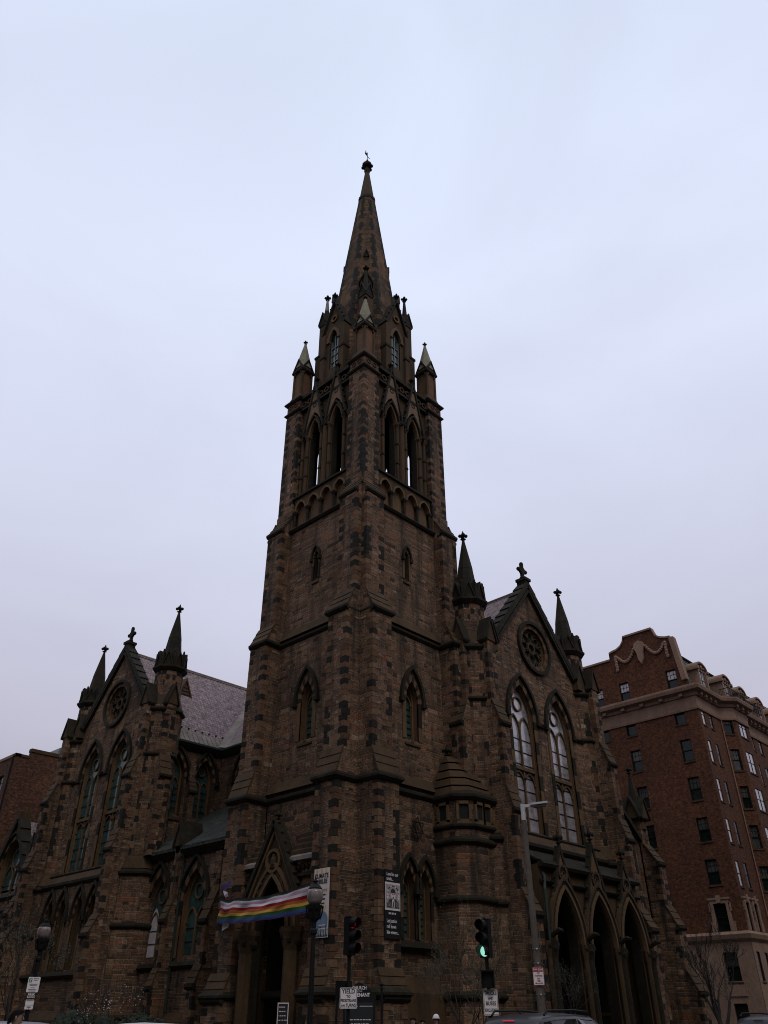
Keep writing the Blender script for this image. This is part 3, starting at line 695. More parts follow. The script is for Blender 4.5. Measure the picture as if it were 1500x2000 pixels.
for sx, sy in ((-1, -1), (1, -1), (1, 1), (-1, 1)):                           # corner pinnacles with pale caps, inner ones behind
    c = (sx*3.34, sy*3.34); b = MB(ST+['pale_copper'], WORLD)
    b.box(c[0]-.44, c[0]+.44, -c[1]-.44, -c[1]+.44, 40.6, 43.3, 'rose_stone')
    for f in SIDES:
        s = (Vector((*c, 0))).dot(f.s); d = Vector((*c, 0)).dot(f.n)
        gablet(b, f, s, .5, d+.5, 43.25, 44.3, .5, b.slot('dark_trim'), b.slot('trim_stone')); b.band(arch(s, .3, 42.9, .45, 5), arch(s, .3, 42.9, .45, 5, .1), d+.42, d+.56, 'trim_stone', fr=f)
        b.box(s-.52, s-.36, d+.36, d+.52, 40.6, 43.3, 'trim_stone', f)
        b.blob(f(s-.52, d+.5, 43.2), .1, .1, .12, b.slot('dark_trim'), 6, 4)
    b.column(c, 8, [(.6, 43.7), (.52, 44.45), (.05, 46.6)], 'pale_copper', o8); pn = b.build('corner_pinnacle', church)
    b = MB(['dark_trim']); finial(b, c, 46.3, .65, .18); b.build('finial', pn)
    c = (sx*2.24, sy*2.24); b = MB(ST+['pale_copper'], WORLD); k = 'pale_copper' if (sx, sy) == (-1, 1) else 'dark_trim'
    b.box(c[0]-.5, c[0]+.5, -c[1]-.5, -c[1]+.5, 40.2, 44.9, 'trim_stone'); b.box(c[0]-.36, c[0]+.36, -c[1]-.36, -c[1]+.36, 44.9, 48.6, 'trim_stone'); b.box(c[0]-.42, c[0]+.42, -c[1]-.42, -c[1]+.42, 48.3, 48.6, 'dark_trim')
    b.box(c[0]-.56, c[0]+.56, -c[1]-.56, -c[1]+.56, 44.8, 45.0, 'dark_trim')
    for f in SIDES:
        s = (Vector((*c, 0))).dot(f.s); d = Vector((*c, 0)).dot(f.n); gablet(b, f, s, .34, d+.4, 48.55, 49.6, .4, b.slot('dark_trim'))
    b.column(c, 8, [(.34, 48.6), (.24, 49.6), (.08, 51.5)], 'dark_trim', o8); b.column(c, 8, [(.19, 50.2), (.09, 51.5)], k, o8); pn = b.build('inner_pinnacle', church)
    b = MB(['dark_trim']); finial(b, c, 51.3, .9, .28); b.build('finial', pn)
# tower windows
for f, s0 in ((FL, -.06), (FR_, .1)):
    window(church, f, s0, .5, 14.25, 16.4, 1.15, 4.02, lights=1, bars=.35, name='lancet_window', hoodw=.2, surround=.3, hd=4.04)
    window(church, f, 0, .2, 24.05, 25.5, .5, 3.9, lights=0, bars=.35, name='slit_window', hoodw=.12, surround=.1, fw=.05, gmat='unlit_black', oculus=False, stone='trim_stone')
for s0 in (-.55, .62): window(church, FR_, s0, .42, 4.75, 6.9, .95, 4.15, lights=1, bars=.3, name='lancet_window', hoodw=.18, surround=.2, hd=4.16, fw=.07)
b = MB(['dark_trim'], FR_); b.profile([(4.1, 4.25), (4.3, 4.25), (4.45, 4.4), (4.3, 4.6), (4.1, 4.7)], -1.5, 1.6); b.build('sill_course', church)
# west door porch between the tower buttresses
f = FL; sc = -.38; b = MB(ST+['flashing'], f)
b.wall([(-2.7, 0), (sc-1.85, 0), (sc-1.85, 8.0), (-2.7, 8.0)], [], 5.05, 1.0); b.wall([(sc+1.85, 0), (2.7, 0), (2.7, 8.0), (sc+1.85, 8.0)], [], 5.05, 1.0)
for s0, s1 in ((-2.7, sc-.9), (sc+.9, 2.7)):
    for k in range(5):
        b.profile([(5.3-k*.2, 7.95+k*.3), (5.3-k*.2, 8.12+k*.3), (5.0-k*.2, 8.3+k*.3), (5.0-k*.2, 7.95+k*.3)], s0, s1, 'trim_stone' if k else 'flashing')
    for i in range(5): b.blob(f(s0+.2+i*.3, 5.12, 7.65), .12, .1, .14, b.slot('dark_trim'), 6, 4)
    b.box(s0, s1, 5.0, 5.2, 7.25, 7.4, 'dark_trim')
gb = [(sc-1.85, 0), (sc-1.85, 6.6), (sc, 9.75), (sc+1.85, 6.6), (sc+1.85, 0)]
b.wall(gb, [opening(sc, 1.2, 0, 4.9, 2.5, 10)], 5.25, .55, 'trim_stone', 'dark_trim')
for t, dd, mm in ((.0, .14, 'pale_trim'), (.22, .08, 'trim_stone'), (.42, .14, 'pale_trim')): b.band(arch(sc, 1.2, 4.9, 2.5, 10, t), arch(sc, 1.2, 4.9, 2.5, 10, t+.16), 5.15, 5.25+dd, mm)
b.band(circle(sc, 8.1, .42, 14), circle(sc, 8.1, .56, 14), 5.2, 5.4, 'pale_trim', closed=True)
b.blob(f(sc, 5.27, 8.05), .2, .2, .36, b.slot('trim_stone'), 8, 5); b.blob(f(sc, 5.3, 8.3), .12, .12, .14, b.slot('trim_stone'), 8, 5)
for e in (-1, 1):
    b.bar(f(sc+e*2.05, 5.2, 6.35), f(sc, 5.2, 9.95), .6, .2, 'dark_trim'); b.bar(f(sc+e*1.75, 5.33, 6.5), f(sc, 5.33, 9.5), .1, .12, 'pale_trim'); crockets(b, f, sc+e*2.0, 6.7, sc, 10.1, 5.3, 7, .13, b.slot('dark_trim'))
    for q in range(3): b.blob(f(sc+e*(.55+.25*q), 5.27, 7.5-.35*q), .14, .06, .16, b.slot('trim_stone'), 6, 4)
    b.column(f(sc+e*1.62, 5.25, 0).to_2d(), 8, [(.5, 0), (.5, .9), (.36, 1.1), (.36, 4.2), (.52, 4.75), (.6, 4.95), (.6, 5.15)], 'trim_stone')
    for q in range(7): b.blob(f(sc+e*1.62+cos(q)*.42, 5.25+sin(q)*.42, 4.55+.12*(q % 3)), .15, .15, .2, b.slot('dark_trim'), 6, 4)
    b.column(f(sc+e*1.28, 4.85, 0).to_2d(), 8, [(.16, .6), (.16, 4.5), (.26, 4.9)], 'dark_trim')
finial(b, f(sc, 5.2, 0).to_2d(), 9.85, .7, .24, b.slot('dark_trim'))
po = b.build('door_porch', church)
b = MB(['dark_wood', 'black_iron', 'unlit_black'], f); b.wall(opening(sc, 1.45, 0, 4.9, 2.7), [], 2.9, .1, 2)
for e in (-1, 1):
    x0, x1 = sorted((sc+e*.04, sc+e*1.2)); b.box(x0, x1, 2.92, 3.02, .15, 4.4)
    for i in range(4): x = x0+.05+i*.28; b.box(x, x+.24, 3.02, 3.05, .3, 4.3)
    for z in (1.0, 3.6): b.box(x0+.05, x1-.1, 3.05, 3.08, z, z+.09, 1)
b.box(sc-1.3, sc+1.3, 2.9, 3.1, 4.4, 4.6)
b.build('door', church)
# six-pointed wire star on the right-hand tower wall
star = MB(['grey_steel', 'dark_trim'], FR_); sc0, zc = .02, 9.75
for k in range(2):
    P = [FR_(sc0+.48*cos(pi/2+k*pi+i*2*pi/3), 4.32+.03*k, zc+.5*sin(pi/2+k*pi+i*2*pi/3)) for i in range(3)]
    for i in range(3): star.tube([P[i], P[(i+1) % 3]], .035, 5, 1)
star.tube([FR_(sc0, 4.15, zc+.25), FR_(sc0, 4.33, zc+.25)], .02, 5, 1)
tag(star.build('star_ornament'), 'dark six pointed star ornament hung on the church wall above the paired lancets', 'ornament')

# ---------------------------------------------------------------- the two gabled fronts (nave to the right of the tower, transept to the left)
def oct_path(c, r): return [(c.x+r/cos(o8)*cos(o8+pi/4*i), c.y+r/cos(o8)*sin(o8+pi/4*i)) for i in range(8)]
def gable_front(fr, low, glaz, wc=(-2.03, 2.03)):
    b = MB(ST, fr); HW = 6.3
    holes = [opening(s, 1.17, 10.45, 17.05, 2.1, 10) for s in wc]+[circle(0.1, 22.25, 1.32, 28)]
    b.wall([(-HW, 9.6), (HW, 9.6), (HW, 19.4), (0, 26.7), (-HW, 19.4)], holes, 0, .9, 0, 'pale_trim')
    for s in wc: voussoirs(b, fr, s, 1.17, 17.05, 2.1, .3, -.06, .05, 10.45)
    b.band(circle(.1, 22.25, 1.32, 28), circle(.1, 22.25, 1.62, 28), -.1, .05, 'rose_stone', closed=True, alt=b.slot('trim_stone'))
    b.band(circle(.1, 22.25, 1.62, 28), circle(.1, 22.25, 1.84, 28), -.1, .2, 'dark_trim', closed=True)
    b.build('gable_wall', church)
    # lower storey stands out a little
    b = MB(ST, fr); lan = [-2.95, -1.15, 1.15, 2.95] if low == 'lancets' else []
    hl = [opening(s, .55, 4.3, 7.3, 1.35) for s in lan]
    if low == 'porch': hl = [[(-3.9, 0), (-3.9, 5.2), (3.9, 5.2), (3.9, 0)]]
    b.wall([(-5.6, 0), (5.6, 0), (5.6, 9.7), (-5.6, 9.7)], hl, .55, .75, 0, 'trim_stone' if lan else 'dark_trim')  # porch reveals take the darker stone to imitate shade
    if low == 'porch': b.box(-4.75, 4.75, .56, .6, 5.2, 8.3, 'dark_trim')  # dark backing added to imitate the shade inside the porch
    for s in lan: voussoirs(b, fr, s, .55, 7.3, 1.35, .2, .5, .6, 4.3)
    b.profile([(-.1, 9.7), (.62, 9.7), (0.02, 10.4), (-.1, 10.4)], -5.6, 5.6, 'trim_stone')
    b.profile([(.5, 9.35), (.62, 9.35), (.74, 9.5), (.74, 9.66), (.5, 9.7)], -5.6, 5.6, 'dark_trim'); b.profile([(-.05, 10.15), (.16, 10.15), (.24, 10.3), (.1, 10.42), (-.05, 10.42)], -5.6, 5.6, 'dark_trim')
    if lan: b.profile([(.5, 3.85), (.7, 3.85), (.8, 4.0), (.7, 4.15), (.5, 4.25)], -5.6, 5.6, 'dark_trim'); b.profile([(.5, 0), (.85, 0), (.85, 1.6), (.55, 2.0), (.5, 2.0)], -5.6, 5.6, 'trim_stone')
    b.build('lower_wall', church)
    for s in lan: window(church, fr, s, .55, 4.3, 7.3, 1.35, .55, lights=1, bars=.4, name='lancet_window', hoodw=.17, surround=.2, hd=.57)
    for s in wc: window(church, fr, s, 1.17, 10.45, 17.05, 2.1, 0, glaz, 2, 14.0, .75, .2, surround=.3, hd=.02, deep=.28, fw=.08)
    for s0, s1 in ((-5.0, wc[0]-1.5), (wc[0]+1.5, wc[1]-1.5), (wc[1]+1.5, 5.0)): b = MB(['dark_trim'], fr); b.profile([(-.05, 16.85), (.1, 16.85), (.2, 17.0), (-.05, 17.15)], s0, s1); b.build('string_course', church)
    # rose window: eight petals
    b = MB(['trim_stone', 'dark_trim'], fr); rc = (.1, 22.25)
    b.band(circle(*rc, 1.2, 28), circle(*rc, 1.34, 28), -.35, -.15, 0, closed=True); b.band(circle(*rc, .3, 12), circle(*rc, .42, 12), -.35, -.12, 0, closed=True)
    for k in range(8):
        a = k*pi/4; cx, cz = rc[0]+.8*cos(a), rc[1]+.8*sin(a)
        pt = lambda r: [(cx+r*(1.35*cos(q)*cos(a)-.85*sin(q)*sin(a)), cz+r*(1.35*cos(q)*sin(a)+.85*sin(q)*cos(a))) for q in [2*pi*i/12 for i in range(12)]]
        b.band(pt(.27), pt(.34), -.33, -.16, 0, closed=True)
        a2 = a+pi/8; b.bar(fr(rc[0]+.42*cos(a2), -.24, rc[1]+.42*sin(a2)), fr(rc[0]+1.22*cos(a2), -.24, rc[1]+1.22*sin(a2)), .16, .09, 0)
    rw = b.build('rose_window', church); g = MB(['leaded_glass'], fr); g.fill([[fr(s, -.32, z) for s, z in circle(*rc, 1.3, 24)]]); g.build('glass', rw)
    # coping with stepped joints, cross at the apex
    b = MB(ST, fr)
    for e in (-1, 1):
        A, B = Vector((e*4.75, 21.25)), Vector((0, 26.85)); L = B-A; nn = Vector((-L.y, L.x)).normalized(); nn = nn if nn.y > 0 else -nn; n = 8
        for k in range(n):
            p, q = A+L*(k/n), A+L*((k+1)/n)
            P = [p-nn*.1, q-nn*.1, q+nn*.24, p+nn*.31]; b.prism([tuple(x) for x in (P if e < 0 else P[::-1])], -.55, .24, 'dark_trim')
        b.bar(fr(e*4.6, .12, 21.0), fr(0, .12, 26.45), .24, .18, 'dark_trim')
        gablet(b, fr, e*4.95, .42, .42, 21.2, 22.3, 1.0, b.slot('dark_trim'), b.slot('trim_stone')); b.box(e*4.95-.42, e*4.95+.42, -.55, .42, 20.5, 21.2, 'trim_stone')
    b.box(-.26, .26, -.5, .2, 26.7, 27.25, 'dark_trim'); b.box(-.34, .34, -.55, .28, 27.2, 27.4, 'dark_trim')
    cp = b.build('gable_coping', church)
    b = MB(['dark_trim'], fr); b.box(-.11, .11, -.25, -.05, 27.35, 28.65); b.box(-.42, .42, -.24, -.06, 28.0, 28.24)
    b.band(circle(0, 28.12, .22, 10), circle(0, 28.12, .33, 10), -.22, -.08, 0, closed=True)
    for x, z in ((-.42, 28.12), (.42, 28.12), (0, 28.65)): b.blob(fr(x, -.15, z), .15, .15, .15, 0, 6, 4)
    b.blob(fr(0, -.15, 27.55), .22, .22, .14, 0, 6, 4); b.build('cross_finial', cp)
    # corner piers: octagonal core with a front and a side buttress, turret and spirelet above
    for e in (-1, 1):
        c = fr(e*5.7, -.82, 0); b = MB(ST, fr); P = oct_path(c, 1.28)
        b.loft([[Vector((x, y, 0)) for x, y in P], [Vector((x, y, 20.6)) for x, y in P]], 0)
        Q = oct_path(c, 1.62); b.loft([[Vector((x, y, 0)) for x, y in Q], [Vector((x, y, 9.5)) for x, y in Q]], 0); b.loft([[Vector((x, y, 9.75)) for x, y in Q], [Vector((x, y, 10.6)) for x, y in oct_path(c, 1.25)]], 'trim_stone')
        b.course(Q, dripz(9.3, .9), True, 'dark_trim'); b.course(Q, dripz(6.3, .8), True, 'dark_trim'); b.course(Q, dripz(1.6, 1.0), True, 'trim_stone')
        b.course(P, dripz(20.1, .9), True, 'dark_trim'); b.course(P, dripz(16.95, .7), True, 'dark_trim');
        b.loft([[Vector((x, y, 20.6)) for x, y in P], [Vector((x, y, 21.5)) for x, y in oct_path(c, .96)]], 'trim_stone')
        for k in range(8):
            p = Vector((*P[k], 0)); fo = Fr((p.x, p.y), (p.x-c.x, p.y-c.y))
            z = 10.6; j = 0
            while z < 20.0:
                h = .4; b.t = random.uniform(0, .45) if random.random() < .5 else random.uniform(.5, 1); w = .3 if j else .17
                b.face([fo(0, .012, z), fo(w*.92, -w*.38+.012, z), fo(w*.92, -w*.38+.012, z+h-.02), fo(0, .012, z+h-.02)], 'quoin'); b.face([fo(0, .012, z), fo(-w*.92, -w*.38+.012, z), fo(-w*.92, -w*.38+.012, z+h-.02), fo(0, .012, z+h-.02)], 'quoin'); z += h; j ^= 1
        b.t = .5; b.build('corner_pier', church)
        b = MB(ST, fr); s0, s1 = sorted((e*5.5, e*6.25))
        st = [(2.3, 6.0, 7.1), (1.75, 10.9, 12.1), (1.38, 15.6, 17.0), (.86, 20.15, 20.7)]
        buttress(b, fr, s0, s1, st, 0, -.5); gablet(b, fr, (s0+s1)/2, .42, .92, 20.65, 22.0, 1.2, b.slot('dark_trim'), b.slot('trim_stone')); b.build('buttress', church)
        fs = Fr(fr(0, 0, 0).to_2d(), tuple((fr.s*e).to_2d())); sgn = 1 if (fs.s-fr.n).length < .1 else -1     # side frame: its s is +-d of the front
        a0, a1 = sorted((sgn*-.95, sgn*-.2)); b = MB(ST, fs)
        ais = fr is FT and e > 0; buttress(b, fs, a0, a1, [(7.62, 15.6, 17.0), (7.15, 20.15, 20.7)] if ais else [(8.0, 6.0, 7.1), (7.75, 15.6, 17.0), (7.2, 20.15, 20.7)], 10.5 if ais else 0, 5.6); gablet(b, fs, (a0+a1)/2, .42, 7.2, 20.65, 22.0, 1.2, b.slot('dark_trim'), b.slot('trim_stone')); b.build('buttress', church)
        b = MB(ST, fr); c2 = c.to_2d()
        b.column(c2, 8, [(1.0/cos(o8), 20.6), (.94/cos(o8), 23.5)], 'ashlar', o8, (False, False))
        for k in range(8):
            a = o8+k*pi/4; p = Vector((c2.x+cos(a)*1.01, c2.y+sin(a)*1.01, 0)); fo = Fr((p.x, p.y), (cos(a), sin(a)))
            for j, z in enumerate([20.9+.42*i for i in range(6)]):
                b.t = random.uniform(0, .4) if (j+k) % 2 else random.uniform(.75, 1); b.face([fo(0, .02, z), fo(.34, -.1, z), fo(.34, -.1, z+.38), fo(0, .0, z+.38)], 'quoin'); b.face([fo(0, .02, z), fo(-.34, -.1, z), fo(-.34, -.1, z+.38), fo(0, .0, z+.38)], 'quoin')
        b.t = .5
        b.course(oct_path(c, .95), [(-.1, 23.3), (.05, 23.3), (.26, 23.55), (.26, 23.68), (-.1, 23.85)], True, 'dark_trim')
        b.column(c2, 8, [(.95, 23.6), (.8, 24.7)], 'dark_trim', o8)
        for k in range(8):
            a = k*pi/4; f8 = Fr(c2, (cos(a), sin(a))); gablet(b, f8, 0, .32, 1.04, 23.75, 24.7, .5, b.slot('dark_trim')); b.box(-.46, -.36, .7, 1.08, 23.7, 24.75, 'dark_trim', f8)
            b.blob(f8(-.41, .95, 24.85), .09, .09, .16, b.slot('dark_trim'), 6, 4)
        b.column(c2, 8, [(.8, 24.3), (.62, 25.2), (.5, 26.1), (.51, 26.12), (.46, 26.4), (.09, 28.35)], 'dark_trim', o8); pn = b.build('corner_turret', church)
        b = MB(['dark_trim']); finial(b, c2, 28.2, .95, .32); b.build('finial', pn)
FN, FT = Fr((10.35, -5.7), (0, -1)), Fr((-3.0, 23.85), (-1, 0))
gable_front(FN, 'porch', 'bright_glazing'); gable_front(FT, 'lancets', 'leaded_glass')

# roofs, clerestory and side walls
XC, YT, XR, YB, ZE, ZRG = 3.4, 18.2, 17.3, 29.5, 18.95, 26.6
def roof(name, pts, m, ridge=None, th=.25, eave=None):
    b = MB([m, 'flashing', 'dark_trim']); P = [Vector(p) for p in pts]; n = (P[1]-P[0]).cross(P[2]-P[0]).normalized(); n = n if n.z > 0 else -n
    b.hexa([p-n*th for p in P]+P if len(P) == 4 else [], 0)
    if eave:
        a, c, k = P[0], P[1], eave; ua, uc = (P[3]-P[0])*k, (P[2]-P[1])*k; b.hexa([a+n*.012-ua*.02, c+n*.012-uc*.02, c+n*.012+uc, a+n*.012+ua, a+n*.03-ua*.02, c+n*.03-uc*.02, c+n*.03+uc, a+n*.03+ua], 1)
    return b, n
def finish(b, name): return b.build(name, church)
# nave, left slope runs from the front gable back past the crossing
b, n = roof('nave_roof', [(XC-.35, -5.2, ZE-.3), (XC-.35, YT, ZE-.3), (10.35, YT, ZRG), (10.35, -5.2, ZRG)], 'slate', eave=.13)
b2, n = roof('x', [(XR+.35, -5.2, ZE-.3), (XR+.35, 52, ZE-.3), (10.35, 52, ZRG), (10.35, -5.2, ZRG)], 'slate')
for q in b2.f: b.face([b2.v[i] for i in q], 0)
b3, n = roof('x', [(XC-.35, YT-.01, ZE-.3), (XC-.35, 52, ZE-.3), (10.35, 52, ZRG), (10.35, YT-.01, ZRG)], 'slate')
for q in b3.f: b.face([b3.v[i] for i in q], 0)
b.tube([(10.35, -5.3, ZRG+.02), (10.35, 52, ZRG+.02)], .12, 6, 1); nr = finish(b, 'nave_roof')
b, n = roof('transept_roof', [(-2.6, YT-.35, ZE-.3), (XC-.3, YT-.35, ZE-.3), (10.35, 23.85, ZRG), (-2.6, 23.85, ZRG)], 'slate', eave=.13)
b4, n = roof('x', [(-2.6, YB+.35, ZE-.3), (10, YB+.35, ZE-.3), (10.35, 23.85, ZRG), (-2.6, 23.85, ZRG)], 'slate')
for q in b4.f: b.face([b4.v[i] for i in q], 0)
b.tube([(-2.7, 23.85, ZRG+.02), (10.3, 23.85, ZRG+.02)], .11, 6, 1)
a_, c_ = Vector((XC-.35, YT-.35, ZE-.22)), Vector((10.35, 23.85, ZRG+.06)); m_ = a_+(c_-a_)
b.fr = FR_; b.bar(a_+Vector((0, -.1, .12)), m_, .9, .08, 1, Vector((1, 1, -1)).normalized().cross((c_-a_).normalized()))
# thin seams on the metal strip, snow guards
for i in range(14):
    x = -2.3+i*.42; v = Vector((x, YT-.35, ZE-.3)); dv = Vector((0, 5.65+.35, ZRG-ZE+.3)).normalized(); b.bar(v+dv*.05+Vector((0, -.03, .05)), v+dv*1.15+Vector((0, -.03, .05)), .03, .03, 1, Vector((1, 0, 0)))
dv = Vector((0, 5.65+.35, ZRG-ZE+.3)).normalized()
for i in range(10):
    v = Vector((-2.2+i*.62, YT-.35, ZE-.3))+dv*1.35+Vector((0, -.1, .06)); b.box(v.x, v.x+.08, -v.y-.03, -v.y+.12, v.z, v.z+.12, 'dark_trim', WORLD)
tr = finish(b, 'transept_roof')
# little louvred roof dormer
b = MB(['dark_wood', 'rose_stone'], FR_); yd, zd = 22.0, 24.15
b.fr = Fr((1.35, yd), (0, -1)); gablet(b, b.fr, 0, .52, .55, zd-.75, zd+.55, 1.6, b.slot('rose_stone'), 0)
for k in range(3): b.box(-.4+.12*k, .4-.12*k, .5, .6, zd-.62+.28*k, zd-.5+.28*k, 1)
b.build('roof_dormer', tr)
# gutters
b = MB(['copper_green', 'dark_trim'])
b.course([(-2.2, YT), (XC, YT), (XC, 4.1)], [(-.1, ZE-.75), (.12, ZE-.75), (.34, ZE-.5), (.42, ZE-.32), (.34, ZE-.28), (-.1, ZE-.28)], False, 1)
b.course([(-2.2, YT), (XC, YT), (XC, 4.1)], [(.3, ZE-.34), (.46, ZE-.34), (.46, ZE-.2), (.3, ZE-.2)], False, 0); finish(b, 'gutter')
# clerestory walls with their windows
FS, FC = Fr((0, YT), (0, -1)), Fr((XC, 0), (-1, 0))
b = MB(ST, FS); SW = [-.5, 2.0]; CW = [-15.4, -11.6, -7.8]
b.wall([(-2.6, 0), (XC, 0), (XC, ZE-.3), (-2.6, ZE-.3)], [opening(s, .78, 13.6, 16.3, 1.5) for s in SW], 0, .7, 0, 'trim_stone')
for s in SW: voussoirs(b, FS, s, .78, 16.3, 1.5, .2, -.05, .05)
finish(b, 'transept_side_wall')
b = MB(ST, FC); b.wall([(-YT, 0), (-3.5, 0), (-3.5, ZE-.3), (-YT, ZE-.3)], [opening(s, .78, 13.6, 16.3, 1.5) for s in CW], 0, .7, 0, 'trim_stone')
for s in CW: voussoirs(b, FC, s, .78, 16.3, 1.5, .2, -.05, .05)
finish(b, 'clerestory_wall')
for fr_, L in ((FS, SW), (FC, CW)):
    for s in L: window(church, fr_, s, .78, 13.6, 16.3, 1.5, 0, lights=2, bars=.45, surround=.22, hd=.03, hoodw=.2, fw=.14)
b = MB(ST, FS)
for s in (.75,): buttress(b, FS, s-.22, s+.22, [(.6, 15.3, 16.2), (.35, 16.9, 17.3)], 10, -.1, quoin=False)
finish(b, 'buttress')
b = MB(ST, FC)
for s in (-13.5, -9.7, -5.9): buttress(b, FC, s-.22, s+.22, [(.6, 15.3, 16.2), (.35, 16.9, 17.3)], 10, -.1, quoin=False)
finish(b, 'buttress')
# other outer walls the picture hardly shows
b = MB(ST, WORLD); b.wall([(-5.5, 0), (52, 0), (52, ZE), (-5.5, ZE)], [], XR, .6, fr=FE); b.wall([(-XR, 0), (2.6, 0), (2.6, ZE), (-XR, ZE)], [], YB, .6, fr=Fr((0, 0), (0, 1)))
b.prism([(XC, 0), (XR, 0), (XR, ZE), (10.35, ZRG-.3), (XC, ZE)], -52, -51.4, 0, WORLD); b.wall([(-52, 0), (-YB, 0), (-YB, ZE), (-52, ZE)], [], -XC, .6, fr=FL); finish(b, 'rear_wall')
# aisle between tower and transept
FA = Fr((-2.1, 0), (-1, 0)); AW = [-11.6, -15.55]; b = MB(ST, FA)
b.wall([(-YT, 0), (-3.6, 0), (-3.6, 10.5), (-YT, 10.5)], [opening(s, 1.15, 4.6, 7.15, 2.15, 10) for s in AW], 0, .8, 0, 'rose_stone')
for s in AW: voussoirs(b, FA, s, 1.15, 7.15, 2.15, .34, -.06, .06, 4.6)
b.profile([(0, 0), (.35, 0), (.35, 1.5), (.0, 1.95)], -YT, -3.6, 'trim_stone')
finish(b, 'aisle_wall')
for s in AW: window(church, FA, s, 1.15, 4.6, 7.15, 2.15, 0, 'leaded_glass', 2, None, .7, .2, surround=.34, hd=.03, fw=.14, deep=.35)
b = MB(['blind', 'black_frame'], FA); b.fill([[FA(s, -.36, z) for s, z in [(-15.55-1.0, 4.8), (-15.55-.1, 4.8)]+arch(-15.55-.55, .45, 6.6, .9, 6)[::-1]]])
for z in (5.5, 6.2): b.box(-16.55, -15.65, -.37, -.34, z-.02, z+.02, 1)
finish(b, 'window_blind')
b = MB(['dark_trim'], FA); b.profile([(-.05, 4.05), (.1, 4.05), (.22, 4.2), (.1, 4.4), (-.05, 4.45)], -YT, -3.6); finish(b, 'string_course'); b = MB(['dark_trim'], FA); b.profile([(-.05, 10.1), (.15, 10.1), (.4, 10.4), (.4, 10.6), (-.05, 10.7)], -YT, -3.6); finish(b, 'string_course')
b = MB(ST, FA); buttress(b, FA, -13.55, -13.07, [(1.2, 3.2, 4.1), (.85, 6.6, 7.7), (.45, 10.3, 10.9)], 0, -.2); gablet(b, FA, -13.31, .36, .5, 10.7, 12.0, 1.6, b.slot('dark_trim'), b.slot('trim_stone')); b.box(-13.5, -13.1, -1.0, .45, 10.3, 10.75, 'trim_stone'); finish(b, 'buttress')
b = MB(ST, FA); buttress(b, FA, -9.2, -8.6, [(1.4, 3.2, 4.1), (1.05, 6.3, 7.8), (.45, 9.2, 9.9)], 0, -.2); finish(b, 'buttress')
b = MB(['dark_slate', 'copper_green'], FA); b.hexa([FA(-YT, .45, 10.45), FA(-3.6, .45, 10.45), FA(-3.6, -5.5, 14.3), FA(-YT, -5.5, 14.3), FA(-YT, .45, 10.65), FA(-3.6, .45, 10.65), FA(-3.6, -5.5, 14.5), FA(-YT, -5.5, 14.5)]); finish(b, 'aisle_roof')
b = MB(['copper_green']); b.tube([FA(-12.97, .3, 10.4), FA(-12.97, .14, 9.9), FA(-12.97, .14, .2)], .07, 6)
for z in (2, 5, 8): b.tube([FA(-12.97, .14, z), FA(-12.97, .14, z+.12)], .1, 6)
finish(b, 'downpipe')
# stair turret between tower and nave front
P = [(1.55, -4.0), (1.55, -5.5), (2.25, -6.2), (4.9, -6.2), (4.9, -4.0)]; b = MB(ST+['unlit_black'], WORLD)
b.loft([[Vector((x, y, 0)) for x, y in P], [Vector((x, y, 11.3)) for x, y in P]], 0)
for z, s in ((11.15, 1.1), (9.75, .8), (9.0, .9), (6.35, .8), (2.3, .9)): b.course(P, dripz(z, s), False, 'dark_trim')
top = (2.3, -4.6); k = 5
for i in range(k):
    def sc_(t, o): return [Vector((top[0]+(x-top[0])*(1-t)+(-.1 if x < 2 else 0), top[1]+(y-top[1])*(1-t), 0))+Vector((0, 0, 11.55+2.1*t+o)) for x, y in P]
    t0, t1 = i/k*.9, (i+1)/k*.9; A, B = sc_(t0*t0*.4+t0*.6, 0), sc_(t1*t1*.4+t1*.6, 0)
    for p in A: p.z = 11.5+i*.45
    for p in B: p.z = 11.5+(i+1)*.45-.08
    b.loft([A, B], 'trim_stone')
finial(b, top, 13.5, .9, .3, b.slot('dark_trim'))
for p, q, lst in (((1.55, -4.2), (1.55, -5.5), (.45, )), ((1.55, -5.5), (2.25, -6.2), (.5, )), ((2.25, -6.2), (4.9, -6.2), (.17, .42))):
    pv, qv = Vector((*p, 0)), Vector((*q, 0)); ln = (qv-pv).length; d = (qv-pv).normalized(); f8 = Fr(p, (d.y, -d.x))
    for t in lst:
        s = t*ln; b.box(s-.25, s+.25, -.3, .004, 10.2, 10.95, 'unlit_black', f8)
        for x0, x1, z0, z1 in ((-.4, -.25, 10.1, 11.1), (.25, .4, 10.1, 11.1), (-.4, .4, 10.0, 10.2), (-.4, .4, 10.95, 11.1)): b.box(s+x0, s+x1, -.1, .1, z0, z1, 'pale_trim', f8)
finish(b, 'stair_turret')
# nave porch: three gabled portals
f = FN; PD = 2.3; b = MB(ST+['flashing'], f); PS = (-3.25, .05, 3.3)
holes = [opening(s, 1.22, 0, 4.75, 2.5, 10) for s in PS]
b.wall([(-4.95, 0), (4.95, 0), (4.95, 8.25), (-4.95, 8.25)], holes, PD-.25, .6, 'trim_stone', 'dark_trim')
b.profile([(PD-.3, 8.15), (PD+.02, 8.15), (PD+.1, 8.3), (PD-.1, 8.5), (PD-.3, 8.5)], -5, 5, 'dark_trim'); b.profile([(PD-.3, 7.4), (PD-.1, 7.4), (PD-.02, 7.5), (PD-.3, 7.6)], -5, 5, 'dark_trim')
b.hexa([f(-5, PD-.2, 8.4), f(5, PD-.2, 8.4), f(5, .5, 9.2), f(-5, .5, 9.2), f(-5, PD-.2, 8.5), f(5, PD-.2, 8.5), f(5, .5, 9.35), f(-5, .5, 9.35)], 'dark_trim')
